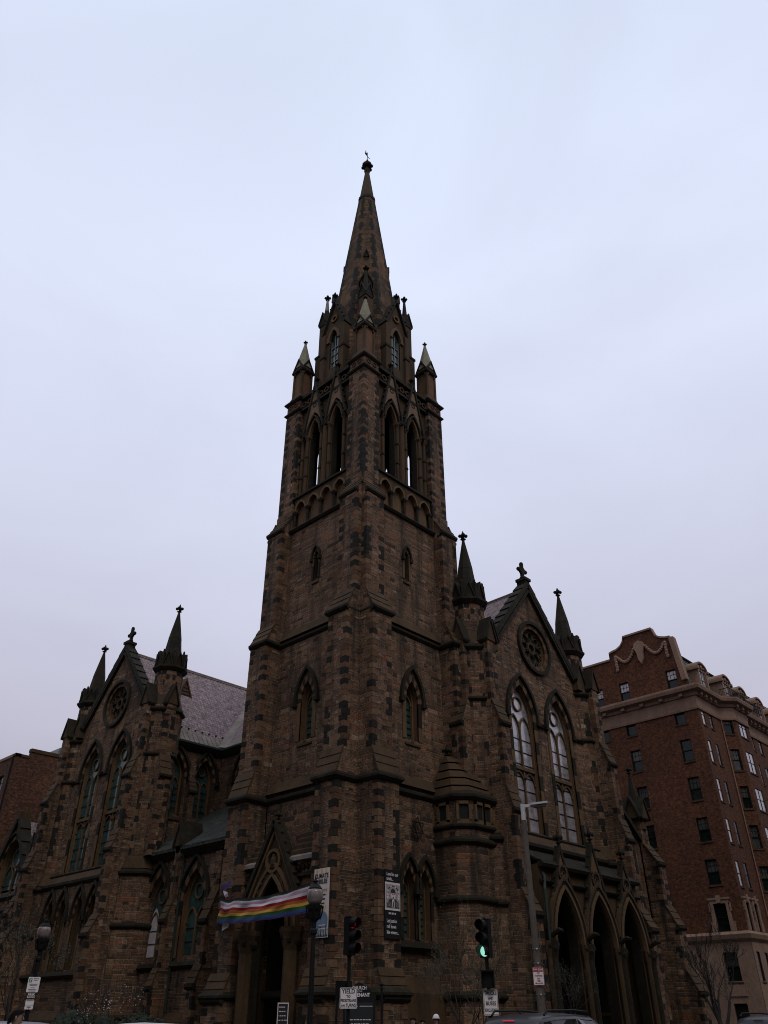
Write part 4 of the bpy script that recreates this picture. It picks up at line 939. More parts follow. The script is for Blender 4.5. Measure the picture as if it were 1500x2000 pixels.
for e in (-4.9, 4.9): b.box(e-.12, e+.12, .4, PD-.3, 0, 8.3, 'trim_stone')
for i, s in enumerate(PS):
    za = 9.75 if i == 1 else 9.15
    b.wall([(s-1.55, 5.0), (s-1.28, 4.75)]+arch(s, 1.28, 4.75, 2.6, 10)[1:-1]+[(s+1.28, 4.75), (s+1.55, 5.0), (s+.02, za), (s-.02, za)], [], PD, .22, 'pale_trim')
    for t, dd, mm in ((.0, .12, 'pale_trim'), (.2, .06, 'dark_trim'), (.36, .12, 'trim_stone')): b.band(arch(s, 1.22, 4.75, 2.5, 10, t), arch(s, 1.22, 4.75, 2.5, 10, t+.14), PD-.1, PD+dd, mm)
    b.band(circle(s, 8.0, .3, 12), circle(s, 8.0, .42, 12), PD-.05, PD+.1, 'trim_stone', closed=True)
    for k in range(5): b.blob(f(s+.17*cos(k*2*pi/5+.3), PD+.02, 8.0+.17*sin(k*2*pi/5+.3)), .09, .05, .09, b.slot('dark_trim'), 6, 4)
    for e in (-1, 1):
        b.bar(f(s+e*1.66, PD-.08, 4.85), f(s, PD-.08, za+.15), .3, .15, 'dark_trim'); crockets(b, f, s+e*1.7, 5.2, s, za+.2, PD-.05, 9, .085, b.slot('dark_trim'))
        b.band(circle(s+e*1.0, 6.35, .12, 8), circle(s+e*1.0, 6.35, .19, 8), PD, PD+.06, 'trim_stone', closed=True)
    finial(b, f(s, PD, 0).to_2d(), za, 1.0, .27, b.slot('dark_trim'))
for s in (-4.9, -1.6, 1.68, 4.95):
    for o, r in ((-.22, .15), (.22, .15), (0, .2)):
        b.column(f(s+o, PD-.05+(.12 if o == 0 else 0), 0).to_2d(), 8, [(r*1.7, 0), (r*1.7, .8), (r, 1.0), (r, 4.1), (r*1.5, 4.5), (r*1.6, 4.8)], 'trim_stone' if o else 'dark_trim')
    for q in range(6): b.blob(f(s+.3*cos(q), PD+.05+.22*sin(q), 4.5+.1*(q % 2)), .13, .13, .15, b.slot('dark_trim'), 6, 4)
    b.tube([f(s, PD-.05, 5.0), f(s, PD+.55, 5.25), f(s, PD+.75, 5.2)], [.13, .12, .06], 6, b.slot('dark_trim'))
finish(b, 'entrance_porch')
b = MB(['dark_wood', 'unlit_black', 'black_iron'], f); b.wall([(-4.4, 0), (4.4, 0), (4.4, 5.6), (-4.4, 5.6)], [], -1.6, .1, 1)
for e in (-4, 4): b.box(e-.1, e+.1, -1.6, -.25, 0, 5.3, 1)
b.box(-4.0, 4.0, -1.6, -.25, 5.2, 5.4, 1)  # near-black side and ceiling panels imitate shade in the door recess
for s in PS:
    for e in (-1, 1):
        x0, x1 = sorted((s+e*.03, s+e*.85)); b.box(x0, x1, -1.58, -1.5, .1, 3.4)
        for i in range(3): b.box(x0+.06+i*.26, x0+.26+i*.26, -1.5, -1.47, .3, 3.2)
finish(b, 'door')
b = MB(['copper_green'], f)
b.tube([f(-4.6, .7, 9.3), f(-4.6, 1.4, 8.9), f(-4.75, 2.2, 7.7), f(-5.0, 2.3, 7.1), f(-5.05, 2.35, .2)], .08, 6); finish(b, 'downpipe')
# right aisle: raking parapet, end pier with pinnacle
fa = Fr((10.35, -5.1), (0, -1)); b = MB(ST, fa)
b.wall([(6.2, 0), (12.3, 0), (12.3, 11.2), (6.2, 16.3)], [opening(9.4, 1.0, 4.6, 7.2, 2.0)], 0, .8, 0, 'trim_stone')
for k in range(7):
    t0, t1 = k/7, (k+1)/7; p, q = Vector((6.0+6.5*t0, 16.5-5.4*t0)), Vector((6.0+6.5*t1, 16.5-5.4*t1)); b.prism([(p.x, p.y-.12), (q.x, q.y-.12), (q.x, q.y+.3), (p.x, p.y+.16)], -.5, .28, 'dark_trim')
finish(b, 'aisle_wall'); window(church, fa, 9.4, 1.0, 4.6, 7.2, 2.0, 0, surround=.25, hd=.03)
b = MB(ST, fa); buttress(b, fa, 11.6, 12.5, [(2.3, 3.0, 4.2), (1.7, 6.6, 7.8), (1.1, 10.4, 11.6), (.3, 12.9, 13.2)], 0, -.6); buttress(b, Fr((10.35+12.2, -5.1), (1, 0)), -.1, .8, [(2.2, 3.0, 4.2), (1.5, 6.6, 7.8), (.9, 10.4, 11.6), (.3, 12.9, 13.2)], 0, -.6)
c = fa(12.05, -.1, 0).to_2d(); b.column(c, 8, [(.55, 12.6), (.5, 13.5)], 'trim_stone', o8)
for k in range(4): f8 = Fr(c, (cos(k*pi/2), sin(k*pi/2))); gablet(b, f8, 0, .5, .66, 13.3, 14.6, .7, b.slot('dark_trim'), b.slot('trim_stone'))
b.column(c, 8, [(.5, 13.6), (.36, 14.6), (.07, 16.3)], 'dark_trim', o8); pn = finish(b, 'aisle_pinnacle')
b = MB(['dark_trim']); finial(b, c, 16.2, .9, .26); b.build('finial', pn)
b = MB(['dark_slate', 'ashlar'], WORLD); b.hexa([(16.9, -5.2, 16.0), (16.9, 50, 16.0), (22.7, 50, 11.0), (22.7, -5.2, 11.0), (16.9, -5.2, 16.2), (16.9, 50, 16.2), (22.7, 50, 11.2), (22.7, -5.2, 11.2)]); finish(b, 'aisle_roof')
b = MB(ST); b.wall([(-5.0, 0), (50, 0), (50, 11.1), (-5.0, 11.1)], [], 22.6, .6, fr=FE); finish(b, 'rear_wall')

# ---------------------------------------------------------------- neighbouring buildings
def sash(parent, fr, s, d, z, w, h, up_m='house_glass', lo_m='house_glass', wide=1, sill=True, munt=True, name='window', thin=False):
    b = MB(['black_frame', 'trim_stone'], fr); f_ = .07
    if thin:
        b.band([(s-w/2+.05, z+.06), (s+w/2-.05, z+.06), (s+w/2-.05, z+h-.05), (s-w/2+.05, z+h-.05)], [(s-w/2, z), (s+w/2, z), (s+w/2, z+h), (s-w/2, z+h)], d-.1, d-.045, 0, closed=True); b.box(s-w/2, s+w/2, d-.09, d-.05, z+h*.5-.03, z+h*.5+.03)
        for k in range(1, wide): b.box(s-w/2+w*k/wide-.05, s-w/2+w*k/wide+.05, d-.09, d-.04, z, z+h)
        b.profile([(d-.1, z-.14), (d+.07, z-.14), (d+.07, z-.04), (d-.1, z+.01)], s-w/2-.08, s+w/2+.08, 1); o = b.build(name, parent); g = MB([lo_m, up_m], fr)
        g.face([fr(s-w/2, d-.07, z), fr(s+w/2, d-.07, z), fr(s+w/2, d-.07, z+h*.5), fr(s-w/2, d-.07, z+h*.5)], 0); g.face([fr(s-w/2, d-.065, z+h*.5), fr(s+w/2, d-.065, z+h*.5), fr(s+w/2, d-.065, z+h), fr(s-w/2, d-.065, z+h)], 1); g.build('glass', o); return o
    b.band([(s-w/2+f_, z+f_), (s+w/2-f_, z+f_), (s+w/2-f_, z+h-f_), (s-w/2+f_, z+h-f_)], [(s-w/2, z), (s+w/2, z), (s+w/2, z+h), (s-w/2, z+h)], d-.3, d-.08, 0, closed=True)
    b.box(s-w/2, s+w/2, d-.24, d-.12, z+h*.5-.03, z+h*.5+.03)
    for k in range(1, wide): b.box(s-w/2+w*k/wide-.05, s-w/2+w*k/wide+.05, d-.26, d-.1, z, z+h)
    if munt:
        for k in range(wide):
            for q in (1/3, 2/3): x = s-w/2+w*(k+q)/wide; b.box(x-.012, x+.012, d-.225, d-.17, z+h*.5, z+h)
        b.box(s-w/2, s+w/2, d-.222, d-.172, z+h*.75-.012, z+h*.75+.012)
    if sill: b.profile([(d-.3, z-.14), (d+.07, z-.14), (d+.07, z-.04), (d-.3, z+.01)], s-w/2-.08, s+w/2+.08, 1)
    o = b.build(name, parent); g = MB([lo_m, up_m], fr)
    for k in range(wide):
        x0, x1 = s-w/2+w*k/wide, s-w/2+w*(k+1)/wide
        g.face([fr(x0, d-.22, z), fr(x1, d-.22, z), fr(x1, d-.22, z+h*.5), fr(x0, d-.22, z+h*.5)], 0)
        g.face([fr(x0, d-.2, z+h*.5), fr(x1, d-.2, z+h*.5), fr(x1, d-.2, z+h), fr(x0, d-.2, z+h)], 1)
    g.build('glass', o); return o
def rect(s, z, w, h): return [(s-w/2, z), (s+w/2, z), (s+w/2, z+h), (s-w/2, z+h)]

apt = thing('apartment_building', 'red brick apartment building with pale stone base, curved gable and green tiled mansard roof', 'building', (35.7, -5.8, 0))
AL, AR = Fr((35.7, -5.8), (-1, 0)), Fr((35.7, -5.8), (0, -1)); BM = ['red_brick', 'limestone', 'dark_trim', 'black_frame']
TOPS = [25.2, 22.0, 18.8, 15.55, 12.35]; HW_ = 1.85; LS = [-1.75, -6.5, -9.25, -13.2, -16.0]
hl = [rect(s, t-HW_, 1.0, HW_) for s in LS for t in TOPS]+[rect(s, 7.25, 1.0, 1.9) for s in LS]+[rect(s, 3.95, 1.05, 1.9) for s in LS]+[rect(s, .9, 1.0, 1.65) for s in LS]+[rect(s, 26.58, 1.0, 1.8) for s in LS]
gpts = [(-26, 30.85), (-7.42, 30.85), (-7.42, 31.5), (-7.1, 31.6)]+[(-7.1+1.35*sin(a), 32.65-1.05*cos(a)) for a in (.4, .8, 1.2, 1.55)]+[(-5.7, 32.75), (-2.75, 32.75), (-2.7, 32.55)]+[(-2.7+1.6*(1-cos(a)), 32.5-1.1*sin(a)) for a in (.5, .9, 1.3, 1.57)]+[(-1.0, 31.2), (-.6, 27.3)]
b = MB(BM, AL); up_ = [(0, 0), (-26, 0)]+gpts+[(-.6, 26.5), (0, 26.5)]
b.wall([(-26, 0), (0, 0), (0, 26.5), (-.6, 26.5)]+gpts[::-1], hl, 0, .45, 0, 0, back=False); b.build('brick_wall', apt)
b = MB(BM, AL)
ext = [q for q in gpts]
b.band([(s, z-.02) for s, z in ext], [(s, z+.16) for s, z in ext], -.5, .12, 1)
b.bar(AL(-.95, 0, 31.3), AL(-.52, 0, 27.1), .6, .45, 1)
b.build('gable_coping', apt)
b = MB(BM, AL)                                                                # cartouche and garlands
b.prism([(-4.75, 31.3), (-4.6, 31.75), (-4.2, 31.95), (-3.8, 31.75), (-3.65, 31.3), (-3.9, 30.7), (-3.95, 30.1), (-4.2, 29.6), (-4.45, 30.1), (-4.5, 30.7)], 0, .28, 1)
for e in (-1, 1):
    for k in range(13):
        t = k/12; s = -4.2+e*(.6+1.9*t); z = 31.0-.95*sin(pi*min(1, t*1.02))*.9-.25*t+.25; b.blob(AL(s, .1, z), .17, .17, .17, 1, 6, 4)
    for k in range(6): b.blob(AL(-4.2+e*(2.55+.04*(k % 2)), .1, 31.0-.26*k), .19-.012*k, .19, .2, 1, 6, 4)
b.build('garland', apt)
# right-hand front: flat wall, canted bay, flat wall, next bay
TR = [24.95, 21.75, 18.55, 15.35, 12.15]
def flatwall(s0, s1, cols):
    h = [rect(s, t-1.85, w, 1.85) for s, w in cols for t in TR]+[rect(s, 7.25, w, 1.9) for s, w in cols]+[rect(s, 3.95, w, 1.9) for s, w in cols]+[rect(s, .9, w, 1.6) for s, w in cols]
    b = MB(BM, AR); b.wall([(s0, 0), (s1, 0), (s1, 26.2), (s0, 26.2)], h, 0, .45, 0, 0, back=False); b.build('brick_wall', apt)
    for k_, (s, w) in enumerate(cols):
        for t in TR: sash(apt, AR, s, 0, t-1.85, w, 1.85, 'sky_glass' if k_ % 2 == 0 else 'house_glass', 'sky_glass' if k_ % 2 == 0 else 'house_glass', munt=False, thin=True)
        for z, hh in ((7.25, 1.9), (3.95, 1.9), (.9, 1.6)): sash(apt, AR, s, 0, z, w, hh, thin=True)
flatwall(.455, 4.5, [(.85, .62), (2.4, .62)]); flatwall(9.5, 18.2, [(11.4, .8), (13.4, .8), (16.2, .8)]); flatwall(23.2, 34, [(25, .8), (28, .8)])
def bay(s0):
    P = [(s0, 0), (s0+.95, .95), (s0+4.05, .95), (s0+5, 0)]
    for i in range(3):
        (a, d0), (c, d1) = P[i], P[i+1]; p, q = AR(a, d0, 0), AR(c, d1, 0); ln = (q-p).length; u = (q-p).normalized(); f = Fr(p.to_2d(), (u.y, -u.x)); w = 1.6 if i == 1 else .78
        ss = ln/2
        h = [rect(ss, t-1.85, w, 1.85) for t in TR]+[rect(ss, z, w, 1.9) for z in (7.25, 3.95)]
        b = MB(BM, f); b.wall([(0, 0), (ln, 0), (ln, 26.2), (0, 26.2)], h, 0, .4, 0, 0, back=False); b.build('bay_wall', apt)
        for k, t in enumerate(TR): sash(apt, f, ss, 0, t-1.85, w, 1.85, 'curtain_glass' if i == 0 else 'sky_glass', ('curtain_glass' if k % 2 else 'house_glass') if i == 0 else 'sky_glass', wide=2 if i == 1 else 1, munt=i == 0, thin=i != 0)
        for z in (7.25, 3.95): sash(apt, f, ss, 0, z, w, 1.9, wide=2 if i == 1 else 1, thin=i != 0)
    return P
p1 = bay(4.5); p2 = bay(18.2)
path = [AL(-26, 0, 0).to_2d(), AR(0, 0, 0).to_2d()]+[AR(s, d, 0).to_2d() for s, d in p1+p2]+[AR(34, 0, 0).to_2d()]
b = MB(BM, AL)
b.course(path, [(-.1, 24.5), (.05, 24.5), (.07, 25.55), (-.1, 25.55)], False, 1); b.course(path, [(-.1, 24.35), (.1, 24.35), (.14, 24.5), (-.1, 24.52)], False, 1)
b.course(path, [(-.1, 25.55), (.2, 25.55), (.3, 25.8), (.72, 25.95), (.8, 26.2), (.8, 26.3), (.1, 26.52), (-.1, 26.5)], False, 1)
b.course(path, [(-.05, 26.5), (.25, 26.5), (.25, 26.6), (-.05, 26.6)], False, 1)
b.course(path, [(-.1, 6.5), (.05, 6.5), (.22, 6.7), (.3, 7.0), (.12, 7.2), (-.1, 7.22)], False, 1)
b.build('cornice', apt)
for fr_, L, d0 in ((AL, [-1.1-i*1.9 for i in range(12)], .05), (AR, [.4, 1.35, 2.3, 3.25, 10.2, 11.2, 12.2, 13.2, 14.2, 15.2, 16.2, 17.2], .05), (AR, [5.8, 7.0, 8.2], 1.0)):
    for s in L: b = MB(BM, fr_); b.box(s-.17, s+.17, d0, d0+.45, 25.6, 25.85, 1); b.build('bracket', apt)
b = MB(BM, AL); hb = [rect(s, 3.95, 1.05, 1.9) for s in LS]+[rect(s, .9, 1.0, 1.65) for s in LS]
b.wall([(-26, 0), (.0, 0), (.0, 6.5), (-26, 6.5)], hb, .03, .06, 1, back=False)
for s0, s1, cols in ((.065, 4.5, [(.85, .62), (2.4, .62)]), (9.5, 18.2, [(11.4, .8), (13.4, .8), (16.2, .8)])):
    b.wall([(s0, 0), (s1, 0), (s1, 6.5), (s0, 6.5)], [rect(s, 3.95, w, 1.9) for s, w in cols]+[rect(s, .9, w, 1.6) for s, w in cols], .03, .06, 1, back=False, fr=AR)
for s in LS:
    b.box(s-.75, s+.75, .03, .1, 3.0, 3.7, 1)
b.build('stone_base', apt)
for fr_, L in ((AL, LS), (AR, [.85, 2.4, 11.4, 13.4])):
    w = 1.0 if fr_ is AL else .62
    for s in L:
        b = MB(BM, fr_); b.band([(s-w/2, 7.25), (s-w/2, 9.15), (s+w/2, 9.15), (s+w/2, 7.25)], [(s-w/2-.28, 7.22), (s-w/2-.28, 9.5), (s+w/2+.28, 9.5), (s+w/2+.28, 7.22)], -.02, .1, 1); b.box(s-.16, s+.16, .08, .2, 9.2, 9.72, 1); b.box(s-w/2-.36, s+w/2+.36, .0, .16, 9.42, 9.56, 1)
        for e in (-1, 1): b.box(s+e*(w/2+.34)-.1, s+e*(w/2+.34)+.1, 0, .08, 7.22, 7.9, 1); b.box(s+e*(w/2+.3)-.08, s+e*(w/2+.3)+.08, 0, .1, 8.6, 9.2, 1)
        b.build('window_surround', apt)
for s in LS:
    for k, t in enumerate(TOPS):
        u_ = random.random(); sash(apt, AL, s, 0, t-HW_, 1.0, HW_, 'curtain_glass' if u_ < .35 else 'house_glass', 'house_glass', munt=u_ < .6)
    sash(apt, AL, s, 0, 26.58, 1.0, 1.8, 'blind_glass', 'house_glass'); sash(apt, AL, s, 0, 7.25, 1.0, 1.9, munt=False); sash(apt, AL, s, 0, 3.95, 1.05, 1.9, 'curtain_glass', 'house_glass'); sash(apt, AL, s, 0, .9, 1.0, 1.65, 'unlit_black', 'unlit_black', munt=False)
b = MB(['mansard_tile', 'dark_trim', 'limestone'], AR)
b.hexa([AR(.5, -1.0, 26.5), AR(34, -1.0, 26.5), AR(34, -2.4, 26.5), AR(.5, -2.4, 26.5), AR(.5, -.35, 26.55), AR(34, -.35, 26.55), AR(34, -1.55, 30.3), AR(.5, -1.55, 30.3)])
b.box(.5, 34, -14, -1.5, 29.6, 30.25, 1); b.tube([AR(.4, -1.5, 30.35), AR(34, -1.5, 30.35)], .13, 6, 1); b.build('mansard_roof', apt)
for i, s in enumerate((2.35, 6.95, 11.2, 15.4, 19.6, 24)):
    d0 = .1 if i != 1 else .35; f = AR; b = MB(BM, f)
    o = rect(s, 26.65, 1.25, 1.75)
    top = [(s+.95*cos(pi*q/10), 28.5+.55*sin(pi*q/10)) for q in range(11)]
    b.wall([(s-.95, 26.5), (s+.95, 26.5)]+top, [o], d0, 1.9, 1, back=False)
    b.band([(s+.95*cos(pi*q/10), 28.55+.53*sin(pi*q/10)) for q in range(11)], [(s+1.12*cos(pi*q/10), 28.55+.7*sin(pi*q/10)) for q in range(11)], d0-1.9, d0+.2, 1)
    for e in (-1, 1): b.box(s+e*1.02-.15, s+e*1.02+.15, d0-1.9, d0+.28, 28.35, 28.55, 1); b.box(s+e*.8-.12, s+e*.8+.12, d0, d0+.12, 26.6, 28.45, 1); b.blob(f(s+e*.5, d0+.08, 28.7), .14, .1, .12, 1, 6, 4)
    b.blob(f(s, d0+.1, 28.75), .16, .1, .22, 1, 6, 4); b.build('dormer', apt)
    sash(apt, f, s, d0, 26.65, 1.25, 1.75, 'sky_glass', 'sky_glass', wide=2, munt=False, thin=True)
    if i in (1, 2, 4):
        b = MB(['black_iron'], f); dd = d0+.85
        b.box(s-1.8, s+1.8, dd, dd+.04, 27.3, 27.36); b.box(s-1.8, s+1.8, dd, dd+.04, 26.6, 26.65)
        for q in range(25): b.box(s-1.8+q*.15-.012, s-1.8+q*.15+.012, dd+.008, dd+.032, 26.5, 27.3)
        for e in (-1.8, 1.8):
            b.box(s+e-.02, s+e+.02, .3, dd, 27.3, 27.36)
            for q in range(4): b.box(s+e-.012, s+e+.012, .3+q*.15, .33+q*.15, 26.5, 27.3)
        b.build('balcony_rail', apt)
b = MB(['grey_steel', 'limestone']); b.tube([AR(4.42, .1, 24.3), AR(4.42, .1, 7.3)], .05, 6, 1); b.build('downpipe', apt)

# old brick building beyond the church on the left
ob = thing('brick_building', 'plain dark brick building with a blank side wall rising behind the church transept', 'building', (-3, 41, 0))
OL, OR_ = Fr((-3, 41), (-1, 0)), Fr((-3, 41), (0, -1)); b = MB(['old_brick', 'limestone', 'dark_trim'], OL)
wz = [rect(-2.2-3.4*k, z, 1.3, 2.6) for k in range(5) for z in (17.6, 13.2, 8.8, 4.4)]
b.wall([(-22, 0), (0, 0), (0, 21.6), (-22, 21.6)], wz, 0, .4, 0, 0, back=False); b.wall([(0.405, 0), (26, 0), (26, 22.2), (1.3, 22.2), (1.3, 21.6), (0.405, 21.6)], [], 0, .4, fr=OR_); b.build('brick_wall', ob)
for r_ in wz: sash(ob, OL, (r_[0][0]+r_[1][0])/2, 0, r_[0][1], 1.3, 2.6, 'curtain_glass', 'house_glass')
b = MB(['limestone', 'trim_stone'], OL); b.box(-22, .06, -.45, .06, 21.6, 21.85, 0); b.box(-.1, 1.3, -.45, .06, 21.6, 21.82, 1, OR_); b.box(1.25, 26, -.45, .08, 22.2, 22.5, 1, OR_)
b.build('parapet_coping', ob)
b = MB(['duct_metal'], OR_); b.prism([(3.5, 21.4), (9, 21.4), (9, 23.3), (4.0, 23.2)], -2.6, -.3); b.build('roof_duct', ob)
b = MB(['black_iron'], OL); b.tube([OL(-.35, .08, 21.4), OL(-.35, .08, .2)], .07, 6); b.build('downpipe', ob)
# gabled chapel wing at the far left
ch = thing('chapel', 'low gabled brownstone chapel wing with one broad traceried window left of the transept', 'chapel', (-4, 34.2, 0))
FH = Fr((-4, 34.2), (-1, 0)); b = MB(ST, FH); o = opening(0, 1.75, 9.7, 11.2, 2.35, 10); lo = [opening(s, .4, 4.4, 6.6, .9) for s in (-1.3, 0, 1.3)]
b.wall([(-3.1, 0), (3.1, 0), (3.1, 10.2), (0, 15.0), (-3.1, 10.2)], [o]+lo, 0, .7, 0, 'pale_trim'); voussoirs(b, FH, 0, 1.75, 11.2, 2.35, .3, -.05, .05)
b.profile([(0, 9.2), (.12, 9.2), (.22, 9.35), (0, 9.6)], -3.1, 3.1, 'dark_trim'); b.profile([(0, 8.3), (.12, 8.3), (.2, 8.45), (0, 8.6)], -3.1, 3.1, 'dark_trim'); b.profile([(0, 3.9), (.12, 3.9), (.2, 4.05), (0, 4.2)], -3.1, 3.1, 'dark_trim'); b.build('gable_wall', ch)
window(ch, FH, 0, 1.75, 9.7, 11.2, 2.35, 0, 'leaded_glass', 2, None, .5, .18, surround=.3, hd=.02)
for s in (-1.3, 0, 1.3): window(ch, FH, s, .4, 4.4, 6.6, .9, 0, lights=1, bars=.4, name='lancet_window', hoodw=.14, surround=.12, hd=.02)
b = MB(ST, FH)
for e in (-1, 1):
    A, B = Vector((e*3.4, 9.9)), Vector((0, 15.15)); L = B-A; nn = Vector((-L.y, L.x)).normalized(); nn = nn if nn.y > 0 else -nn
    for k in range(5): p, q = A+L*(k/5), A+L*((k+1)/5); b.prism([tuple(p-nn*.1), tuple(q-nn*.1), tuple(q+nn*.22), tuple(p+nn*.32)], -.6, .25, 'dark_trim')
b.box(-.25, .25, -.6, .3, 15.0, 15.6, 'trim_stone'); b.build('gable_coping', ch)
for e in (-1, 1):
    b = MB(ST, FH); buttress(b, FH, e*3.3-.3, e*3.3+.3, [(1.3, 4.0, 5.0), (.9, 8.0, 9.2), (.4, 10.2, 10.6)], 0, -.3); b.column(FH(e*3.3, .1, 0).to_2d(), 4, [(.42, 10.4), (.42, 11.2), (.3, 11.6), (.08, 13.6)], 'dark_trim', pi/4); b.build('buttress', ch)
b = MB(['slate'], FH)
for e in (-1, 1): b.hexa([FH(e*3.3, -.4, 9.9), FH(e*3.3, -7, 9.9), FH(0, -7, 14.75), FH(0, -.4, 14.75), FH(e*3.3, -.4, 10.1), FH(e*3.3, -7, 10.1), FH(0, -7, 14.95), FH(0, -.4, 14.95)])
b.build('roof', ch)
b = MB(ST); b.box(-3.0, 3.0, -7, -.5, 0, 10.0, 0, FH); b.build('side_wall', ch)

# ---------------------------------------------------------------- banners on the church
def cloth_flag():
    f = FL; nu, nv = 72, 28; y0, y1 = 3.68, -2.99
    rows = [('black', .6), ('brown', .5), ('pale_blue', .6), ('pink', .9), ('white', .95), ('red', 1.0), ('orange', 1), ('yellow', 1), ('green', 1), ('blue', 1), ('violet', .75)]
    b = MB(['stripe_'+r[0] for r in rows]); tot = sum(r[1] for r in rows); cum = 0; vs = []
    for i, (n, w) in enumerate(rows):
        k = max(2, round(w*2)); vs += [((cum+w*j/k)/tot, i) for j in range(k)]; cum += w
    vs.append((1.0, len(rows)-1)); g = []
    for v, _ in vs:
        L = []
        for i in range(nu+1):
            u = i/nu; sag = .26*sin(pi*u)**1.2
            if u < .16: topz = 6.7+.0*u
            else: topz = 6.72
            zt = topz-sag*1.05+(.05*max(0, u-.8)*5 if u > .8 else 0)
            if u < .2: zt -= 0.10*sin(pi*u/.2)
            zb = 5.55-.13*sin(pi*u)
            z = zt+(zb-zt)*v; s = -(y0+(y1-y0)*u)
            wr = .035*sin(9*u+3.2*v)+.024*sin(21*u-6*v+1)+.018*sin(38*u+11*v)+.04*sin(5*(u-.1)*8*v)*(1-u)
            d = 5.86+.32*sin(pi*u)*(.5+.5*v)+wr*(.35+.65*sin(pi*v)); L.append(f(s+.03*sin(7*v+u*9), d, z+.012*sin(30*u+4*v)))
        g.append(L)
    for j in range(len(vs)-1):
        for i in range(nu): b.face([g[j][i], g[j][i+1], g[j+1][i+1], g[j+1][i]], vs[j][1])
    o = b.build('flag', None, smooth=True)
    tag(o, 'long striped rainbow pride flag stretched and creased across the arched church doorway', 'flag')
    r = MB(['black_iron'])
    for p, q in ((g[0][0], FL(-3.98, 5.62, 7.35)), (g[0][-1], FL(3.06, 5.62, 6.95)), (g[-1][-1], FL(3.06, 5.62, 5.45)), (g[-1][0], FL(-3.8, 5.62, 5.5))): r.tube([p, q], .012, 4)
    r.build('tie_rope', o)
    return o
flag = cloth_flag()
b = MB(['stripe_violet', 'stripe_white', 'stripe_pink', 'stripe_black'], FL)
def q4(pts, m): b.face([FL(-y, d, z) for y, d, z in pts], m)
q4([(3.92, 5.72, 7.34), (2.92, 5.8, 7.42), (3.05, 5.86, 7.2), (3.62, 5.8, 7.02)], 0); q4([(3.62, 5.8, 7.02), (3.05, 5.86, 7.2), (3.28, 5.9, 6.98)], 0)
q4([(3.62, 5.8, 7.02), (3.28, 5.9, 6.98), (2.95, 5.98, 6.86), (3.35, 5.9, 6.78)], 1); q4([(3.35, 5.9, 6.78), (2.95, 5.98, 6.86), (2.85, 6.0, 6.68), (3.2, 5.92, 6.66)], 2)
q4([(3.98, 5.7, 7.36), (3.92, 5.72, 7.2), (3.5, 5.84, 6.74), (3.3, 5.9, 6.66), (3.6, 5.8, 6.95)], 3)
torn = tag(b.build('torn_banner'), 'torn violet and white banner crumpled behind the left end of the striped flag', 'banner'); b = MB(['stripe_white'], FL)
q4([(3.45, 5.74, 5.62), (2.85, 5.76, 5.62), (2.92, 5.78, 5.36), (3.2, 5.76, 5.32), (3.48, 5.74, 5.22)], 0)
b.build('loose_end', torn)

fb = Fr((0, 0), (-1, 0)); b = MB(['cloth_cream', 'sign_yellow', 'sign_blue', 'cloth_ink', 'pale_blue_sky'], FL)
S0, S1, Z0, Z1 = 3.04, 4.04, 4.56, 7.32; D = 5.64
b.box(S0, S1, D, D+.03, Z0, Z1)
for k in range(3): s = S0+.12+k*.3; b.hexa([FL(s+x, D+dd, z) for dd in (.03, .034) for x, z in ((0, 7.05), (.15, 7.05), (.13, 7.3), (.02, 7.3))], 1)
for k in range(6): b.face([FL(S0+.35+x, D+.034, z) for x, z in ((.05+k*.09, 6.5), (.11+k*.09, 6.5), (.09+k*.085, 6.18), (.06+k*.085, 6.18))], 1) if k % 2 else None
for k in range(13):
    a = radians(20+k*11); b.face([FL(S0+.55+r*cos(a+t), D+.036, 5.2+r*sin(a+t)*.9) for r, t in ((.4, 0), (.75 if abs(cos(a)) < .5 else .47, 0), (.75 if abs(cos(a)) < .5 else .47, .1), (.4, .1))], 1)
b.face([FL(S0+.02, D+.033, 4.58), FL(S1-.02, D+.033, 4.58), FL(S1-.02, D+.033, 5.25)]+[FL(S0+.6+.42*cos(a), D+.033, 5.2+.42*sin(a)) for a in [pi*i/10 for i in range(1, 10)]]+[FL(S0+.02, D+.033, 5.0)], 4)
b.face([FL(S0+.1, D+.037, 5.2)]+[FL(S0+.6+.38*cos(a), D+.037, 5.2+.38*sin(a)) for a in [pi-pi*i/12 for i in range(13)]]+[FL(S1-.03, D+.037, 4.95), FL(S0+.2, D+.037, 4.9)], 2)
random.seed(3)
for k in range(9):
    s = S0+.08+k*.105; h = random.uniform(.18, .42); b.face([FL(s, D+.04, 4.6), FL(s+.1, D+.04, 4.6), FL(s+.07, D+.04, 4.6+h), FL(s+.12, D+.04, 4.62+h), FL(s+.03, D+.04, 4.66+h), FL(s+.05, D+.04, 4.6+h*.5)], 3)
for k in range(4): b.box(S0+.5, S0+.5+.3-.03*k, D+.03, D+.036, 6.2-.17*k, 6.26-.17*k, 3)
for k in range(2): b.box(S0+.42, S0+.86, D+.038, D+.043, 5.02-.14*k, 5.06-.14*k, 0)
o = tag(b.build('climate_banner'), 'tall cream banner reading CLIMATE JUBILEE hanging on the buttress behind the street lamp', 'banner')
text('CLIMATE', .25, FL, S0+.5, D+.042, 7.0, 'cloth_ink', o, .9, bold=.008); text('JUBILEE', .25, FL, S0+.5, D+.042, 6.77, 'cloth_ink', o, .95, bold=.008); text('sacred', .17, FL, S0+.68, D+.042, 6.42, 'cloth_ink', o, .9)
